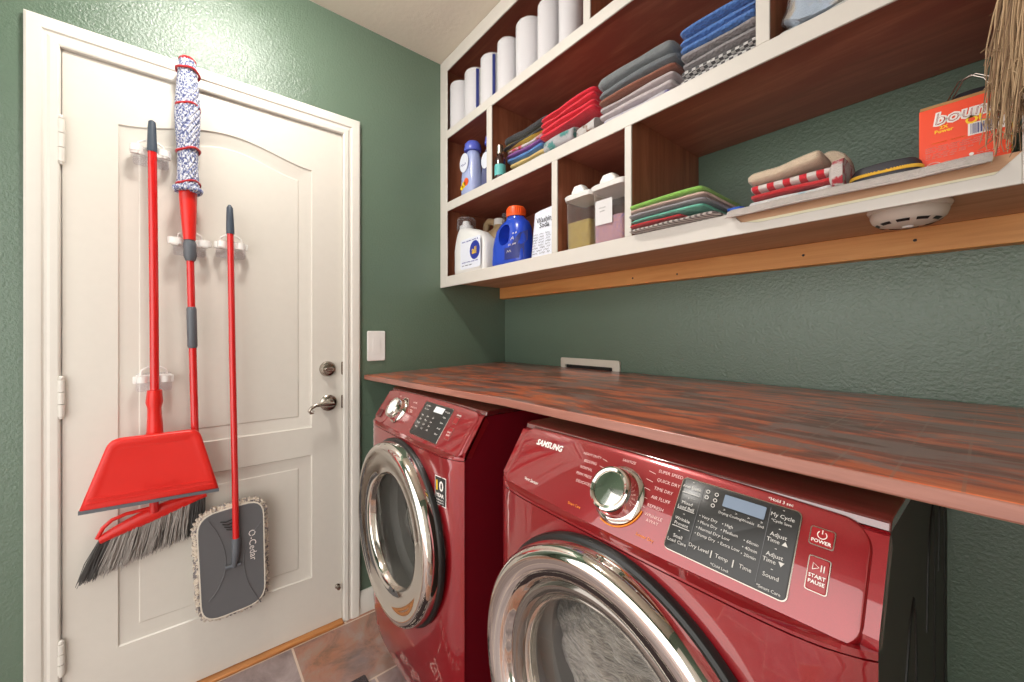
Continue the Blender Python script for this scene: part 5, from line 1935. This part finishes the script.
# the grey liner towel under the things at the right
cloth_slab('shelf_liner_towel', 'long grey towel spread along the cut-away shelf edge', M['c_liner'], 1.345, 1.740, -0.440, -0.10, ZC + 0.0008, 0.008, None, amp=0.003, seed=130, cat='towel', droop=0.018, dy=-0.413)
ZL = ZC + 0.0095
G3 = 'table linen stack right of the green cloths'
stack(1.378, 1.532, -0.38, -0.19, ZL + 0.0012, [
    (M['c_whitecl'], 0.018, 'white folded cloth with blue print at the bottom of the red linen stack', 0, 0),
    (M['c_redd'], 0.016, 'plain red folded cloth in the red linen stack', 0, 0),
    (M['c_rcheck'], 0.020, 'red and white checked folded cloth', 0, 0)], G3, name='folded_cloth', cat='cloth', seed=140)
cloth_slab('rolled_cloth', 'cream printed cloth rolled on top of the red checked one', M['c_cream'], 1.380, 1.515, -0.385, -0.28, lambda x: ZL + 0.0575 + max(0, x - 1.44) * 0.12, 0.026, G3, amp=0.006, seed=150)
cloth_slab('rolled_cloth', 'cream cloth peak folded up behind the red linen stack', M['c_cream'], 1.475, 1.535, -0.272, -0.21, lambda x: ZL + 0.058 + 0.02 * sin((x - 1.475) * 52), 0.05, G3, amp=0.012, seed=154)
M['c_floral'] = cloth('red_blue_print_cloth', (200, 190, 186), (170, 50, 60), 'blotch', 40)
cloth_slab('rolled_cloth', 'small red and white printed cloth at the right end of the red linen stack', M['c_floral'], 1.533, 1.552, -0.395, -0.27, ZL + 0.001, 0.062, G3, amp=0.012, seed=157)
M['bluetoy'] = plain('bright_blue_cloth', (40, 90, 190), 0.7)
cloth_slab('folded_cloth', 'small bright blue cloth on the liner left of the red linen', M['bluetoy'], 1.336, 1.366, -0.39, -0.31, ZL + 0.003, 0.009, G3, amp=0.003, seed=160)

# spectacle case with a yellow zip
t = thing('zip_case', 'dark grey zip case with a yellow zip beside the orange box', 'case', (1.606, -0.340, ZL + 0.0014))
mb = MB()
M['case'] = plain('charcoal_case_fabric', (58, 58, 64), 0.6)
hx, hy = 0.050, 0.034
loft(mb, [(0.0, 0, 0, hx * 0.90, hy * 0.88, 3), (0.004, 0, 0, hx * 0.98, hy * 0.97, 3), (0.013, 0, 0, hx, hy, 3)], M['case'], 44)
mb.build('case_base', t)
mb = MB()
loft(mb, [(0.0185, 0, 0, hx, hy, 3), (0.027, 0, 0, hx * 0.97, hy * 0.96, 3), (0.034, 0, 0, hx * 0.86, hy * 0.84, 3), (0.037, 0, 0, hx * 0.6, hy * 0.6, 3)], M['case'], 44)
mb.build('case_lid', t)
mb = MB()
M['zip'] = plain('yellow_zip_tape', (226, 176, 40), 0.6)
loft(mb, [(0.0131, 0, 0, hx * 0.995, hy * 0.99, 3), (0.0135, 0, 0, hx * 1.02, hy * 1.03, 3), (0.018, 0, 0, hx * 1.02, hy * 1.03, 3), (0.0184, 0, 0, hx * 0.995, hy * 0.99, 3)], M['zip'], 44)
for p_ in superring(0.0158, 0, 0, hx * 1.022, hy * 1.035, 3, 90):
    mb.box((p_[0] - 0.0012, p_[1] - 0.0012, 0.0128), (p_[0] + 0.0008, p_[1] + 0.0008, 0.0188), M['zip'])
mb.build('zip', t)

# orange dryer sheet box
M['orange'] = plain('orange_red_carton', (238, 74, 34), 0.4)
M['carton'] = plain('brown_card', (176, 130, 80), 0.7)
t = thing('dryer_sheet_box', 'orange-red dryer sheet box standing on the grey liner towel', 'box', (1.703, -0.312, ZL + 0.0014))
bw, bd, bh = 0.0525, 0.030, 0.118
mb = MB()
mb.box((-bw, -bd, 0), (bw, bd, bh), M['orange'])
mb.build('carton', t, bevel=0.0012)
mb = MB()
mb.rings([[(-bw + 0.001, -bd + 0.002 + q_, bh + 0.0002 + r_), (bw - 0.001, -bd + 0.002 + q_, bh + 0.0002 + r_), (bw - 0.001, -bd + 0.0028 + q_, bh + 0.0002 + r_), (-bw + 0.001, -bd + 0.0028 + q_, bh + 0.0002 + r_)] for q_, r_ in ((0, 0), (0.002, 0.006))], M['carton'])
mb.build('top_flap', t)
mb = MB()
mb.box((bw + 0.0002, -bd + 0.002, 0.004), (bw + 0.0008, bd - 0.002, bh - 0.004), M['print_yellow'])
mb.build('side_print', t)
fy = -bd - 0.0006
ft = lambda mb_, tx, s_, m, x, z, al='CENTER', **k: mb_.text(tx, s_, m, (x, fy, z), (1, 0, 0), (0, 0, 1), al, **k)
mb = MB()
M['outline'] = plain('dark_red_outline', (150, 20, 24), 0.5)
mb.x = Matrix.Translation((0, 0, 0))
ft(mb, 'bounce', 0.0300, M['print_white'], 0.010, 0.094, bold=0.0021, shear=0.15)
mb.x = Matrix.Translation((0, -0.0005, 0))
ft(mb, 'bounce', 0.0300, M['outline'], 0.010, 0.094, bold=-0.0004, shear=0.15)
mb.x = Matrix.Translation((0, -0.0009, 0))
ft(mb, 'bounce', 0.0300, M['print_white'], 0.010, 0.094, bold=-0.0010, shear=0.15)
mb.x = Matrix.Identity(4)
ft(mb, '2X', 0.0085, M['print_yellow'], -0.022, 0.079, bold=0.0002)
ft(mb, 'Power', 0.0085, M['print_yellow'], -0.022, 0.0725, bold=0.0002)
mb.squiggle(-0.036, 0.004, 0.0535, fy - 0.0002, 0.003, M['print_orange'], 0.0004, 6, 2)
ft(mb, 'OUT', 0.018, M['print_yellow'], 0.022, 0.078, bold=0.0006)
for k_, z_ in enumerate((0.0465, 0.043, 0.0395, 0.0345, 0.031, 0.0275)):
    mb.squiggle(-0.044, (0.036, 0.038, 0.034, 0.012, 0.004, -0.008)[k_], z_, fy - 0.0002, 0.0024, M['print_pink'], 0.00035, k_, 6)
mb.squiggle(-0.039, -0.029, 0.014, fy - 0.0002, 0.003, M['print_white'], 0.0004, 3, 1)
for k_, z_ in enumerate((0.017, 0.0135, 0.010)):
    mb.squiggle(-0.022, -0.001, z_, fy - 0.0002, 0.0018, M['print_pink'], 0.0003, k_, 3)
    mb.squiggle(0.016, 0.042, z_ + 0.003, fy - 0.0002, 0.0018, M['print_pink'], 0.0003, k_ + 9, 3)
circ_ = [(-0.034 + 0.0085 * cos(2 * pi * k / 28), fy - 0.0004, 0.014 + 0.0058 * sin(2 * pi * k / 28)) for k in range(29)]
mb.tube(circ_, 0.0004, M['print_white'], 5)
mb.rings([[(0.010 + 0.0028 * cos(2 * pi * k / 16), fy - 0.0004, 0.020 + 0.0028 * sin(2 * pi * k / 16)) for k in range(16)], [(0.010 + 0.0001 * cos(2 * pi * k / 16), fy - 0.0005, 0.020 + 0.0001 * sin(2 * pi * k / 16)) for k in range(16)]], M['print_white'], False, False)
mb.build('front_lettering', t, flip=False)
mb = MB()
mb.add([(0.006, fy, 0.052), (0.046, fy, 0.052), (0.046, fy, 0.073), (0.006, fy, 0.073)], [(0, 1, 2, 3)], M['print_white'])
rnd = random.Random(4)
x = 0.009
while x < 0.042:
    w_ = rnd.choice((0.0006, 0.0010, 0.0016))
    mb.add([(x, fy - 0.0004, 0.054), (x + w_, fy - 0.0004, 0.054), (x + w_, fy - 0.0004, 0.071), (x, fy - 0.0004, 0.071)], [(0, 1, 2, 3)], M['navy'])
    x += w_ + rnd.choice((0.0006, 0.001))
mb.build('barcode', t, flip=False)

# wire handled pouch behind the box
t = thing('wire_strap_pouch', 'dark pouch with a looped grey wire handle behind the orange box', 'pouch', (1.70, -0.20, ZL + 0.0014))
mb = MB()
loft(mb, [(0, 0, 0, 0.05, 0.03, 3), (0.02, 0, 0, 0.054, 0.034, 3), (0.12, 0, 0, 0.05, 0.028, 2.6), (0.17, 0.008, 0, 0.036, 0.014, 2.2), (0.185, 0.012, 0, 0.02, 0.006, 2)], M['case'], 32)
mb.build('pouch', t)
for dx_ in (0, 0.006):
    mb = MB()
    mb.tube([(-0.030 + dx_, -0.012, 0.13), (-0.020 + dx_, -0.012, 0.175), (-0.006 + dx_, -0.012, 0.205), (0.010 + dx_, -0.012, 0.211), (0.026 + dx_, -0.012, 0.198), (0.04 + dx_, -0.012, 0.165), (0.046 + dx_, -0.012, 0.13)], 0.0014, M['chrome_soft'], 8)
    mb.build('wire_loop', t)

# smoke alarm under the shelf
t = thing('smoke_alarm', 'off-white round smoke alarm fixed under the long shelf', 'smoke alarm', (1.630, -0.275, 1.4615))
MB().lathe([(0, -0.0003), (0.060, -0.0003), (0.061, -0.004), (0.058, -0.010), (0, -0.010)], M['offwhite_plastic'], n=56).build('base', t)
mb = MB()
mb.lathe([(0, -0.0102), (0.056, -0.0102), (0.0565, -0.016), (0.053, -0.026), (0.044, -0.033), (0.026, -0.0375), (0.0, -0.039)], M['offwhite_plastic'], n=56)
cv = mb.build('cover', t)
for k in range(10):
    a0 = 2 * pi * k / 10
    mb = MB()
    pts = [(0.0475, -0.0305), (0.0415, -0.0345)]
    ring_ = [[(r_ * cos(a), r_ * sin(a), z_ - 0.0012) for r_, z_ in pts] for a in [a0 + 0.04 + 0.42 * q_ / 5 for q_ in range(6)]]
    mb.rings(ring_, M['black'], False, False, False)
    mb.build('vent_slot', cv)
MB().lathe([(0, -0.0392), (0.009, -0.0392), (0.008, -0.0415), (0, -0.042)], M['white_plastic'], n=20).build('test_button', t)

# straw besom hanging at the right end of the shelf
bx, by = 1.775, -0.480
t = thing('straw_broom', 'bundle of brown straw bristles of a besom hanging at the right end of the shelf', 'broom', (bx, by, 1.50))
mb = MB()
mb.tube([(0, 0, 0.30), (0.001, 0, 0.6), (0, 0, 0.93)], [0.011, 0.011, 0.010], M['oak'], 12)
mb.build('handle', t)
mb = MB()
for z_ in (0.335, 0.348, 0.361):
    mb.tube([(0.026 * cos(a), 0.022 * sin(a), z_) for a in [2 * pi * k / 24 for k in range(25)]], 0.004, M['carton'], 8)
mb.build('binding', t)
mb = MB()
mb.tube([(0, 0.008, 0.93), (0, 0.02, 0.955), (0, 0.042, 0.955), (0, 0.062, 0.945)], 0.003, M['chrome_soft'], 8)
mb.build('hanging_hook', t)
M['straw'] = plain('dry_straw', (182, 154, 120), 0.8)
M['straw2'] = plain('dark_straw', (134, 108, 82), 0.8)
rnd = random.Random(11)
mb = MB()
for i in range(420):
    a = rnd.uniform(0, 2 * pi)
    r0 = 0.020 * sqrt(rnd.random())
    r1 = 0.050 * sqrt(rnd.random())
    ln = rnd.gauss(0.0, 0.035)
    zt = min(0.16, max(-0.03, ln + 0.03))
    p0_ = Vector((r0 * cos(a), r0 * sin(a) * 0.8, 0.36))
    p3_ = Vector((r1 * cos(a), r1 * sin(a) * 0.75, zt))
    pts = []
    ph = rnd.uniform(0, 6)
    for k in range(8):
        f = k / 7
        p_ = p0_.lerp(p3_, f)
        p_ += Vector((0.0035 * sin(9 * f + ph) * f, 0.0035 * cos(8 * f + ph) * f, 0))
        pts.append(p_)
    m_ = M['straw'] if rnd.random() < 0.68 else M['straw2']
    mb.tube(pts, [0.0011] * 5 + [0.0010, 0.0008, 0.0005], m_, 4)
    if rnd.random() < 0.6:
        for q_ in range(3):
            b0_ = pts[rnd.choice((5, 6, 7))]
            mb.tube([b0_, b0_ + Vector((rnd.gauss(0, 0.006), rnd.gauss(0, 0.006), -rnd.uniform(0.004, 0.018)))], [0.0007, 0.0004], m_, 3)
o = mb.build('straw_bristles', t)
o['kind'] = 'stuff'

# ------------------------------------------------------------------ light
lx, ly = 0.55, -1.30
t = thing('ceiling_light', 'round flush white ceiling light above the laundry floor', 'ceiling light', (lx, ly, CEIL))
MB().lathe([(0.0, -0.001), (0.115, -0.001), (0.117, -0.012), (0.112, -0.02), (0.0, -0.02)], M['white_plastic'], n=48).build('base', t)
nb = NB('lamp_diffuser')
nb.bsdf((250, 240, 225), 0.4, Emission_Color=(1.0, 0.96, 0.90, 1), Emission_Strength=150.0)
M['lamp'] = nb.m
MB().lathe([(0.100, -0.0205), (0.098, -0.035), (0.085, -0.055), (0.055, -0.069), (0.0, -0.074)], M['lamp'], n=48, cap=(False, False)).build('diffuser', t)

wd = bpy.data.worlds.new('fill_light')  # even fill light added behind the camera; no hall is built
SC.world = wd
wd.use_nodes = True
bg = wd.node_tree.nodes['Background']
bg.inputs[0].default_value = (1.0, 0.97, 0.935, 1)
bg.inputs[1].default_value = 3.0

SC.view_settings.view_transform = 'Standard'
SC.view_settings.look = 'None'
SC.view_settings.gamma = 1
SC.view_settings.use_curve_mapping = False
SC.view_settings.exposure = 0.0
SC.cycles.use_denoising = True
SC.cycles.max_bounces = 10
SC.cycles.transparent_max_bounces = 16
SC.cycles.sample_clamp_indirect = 6.0
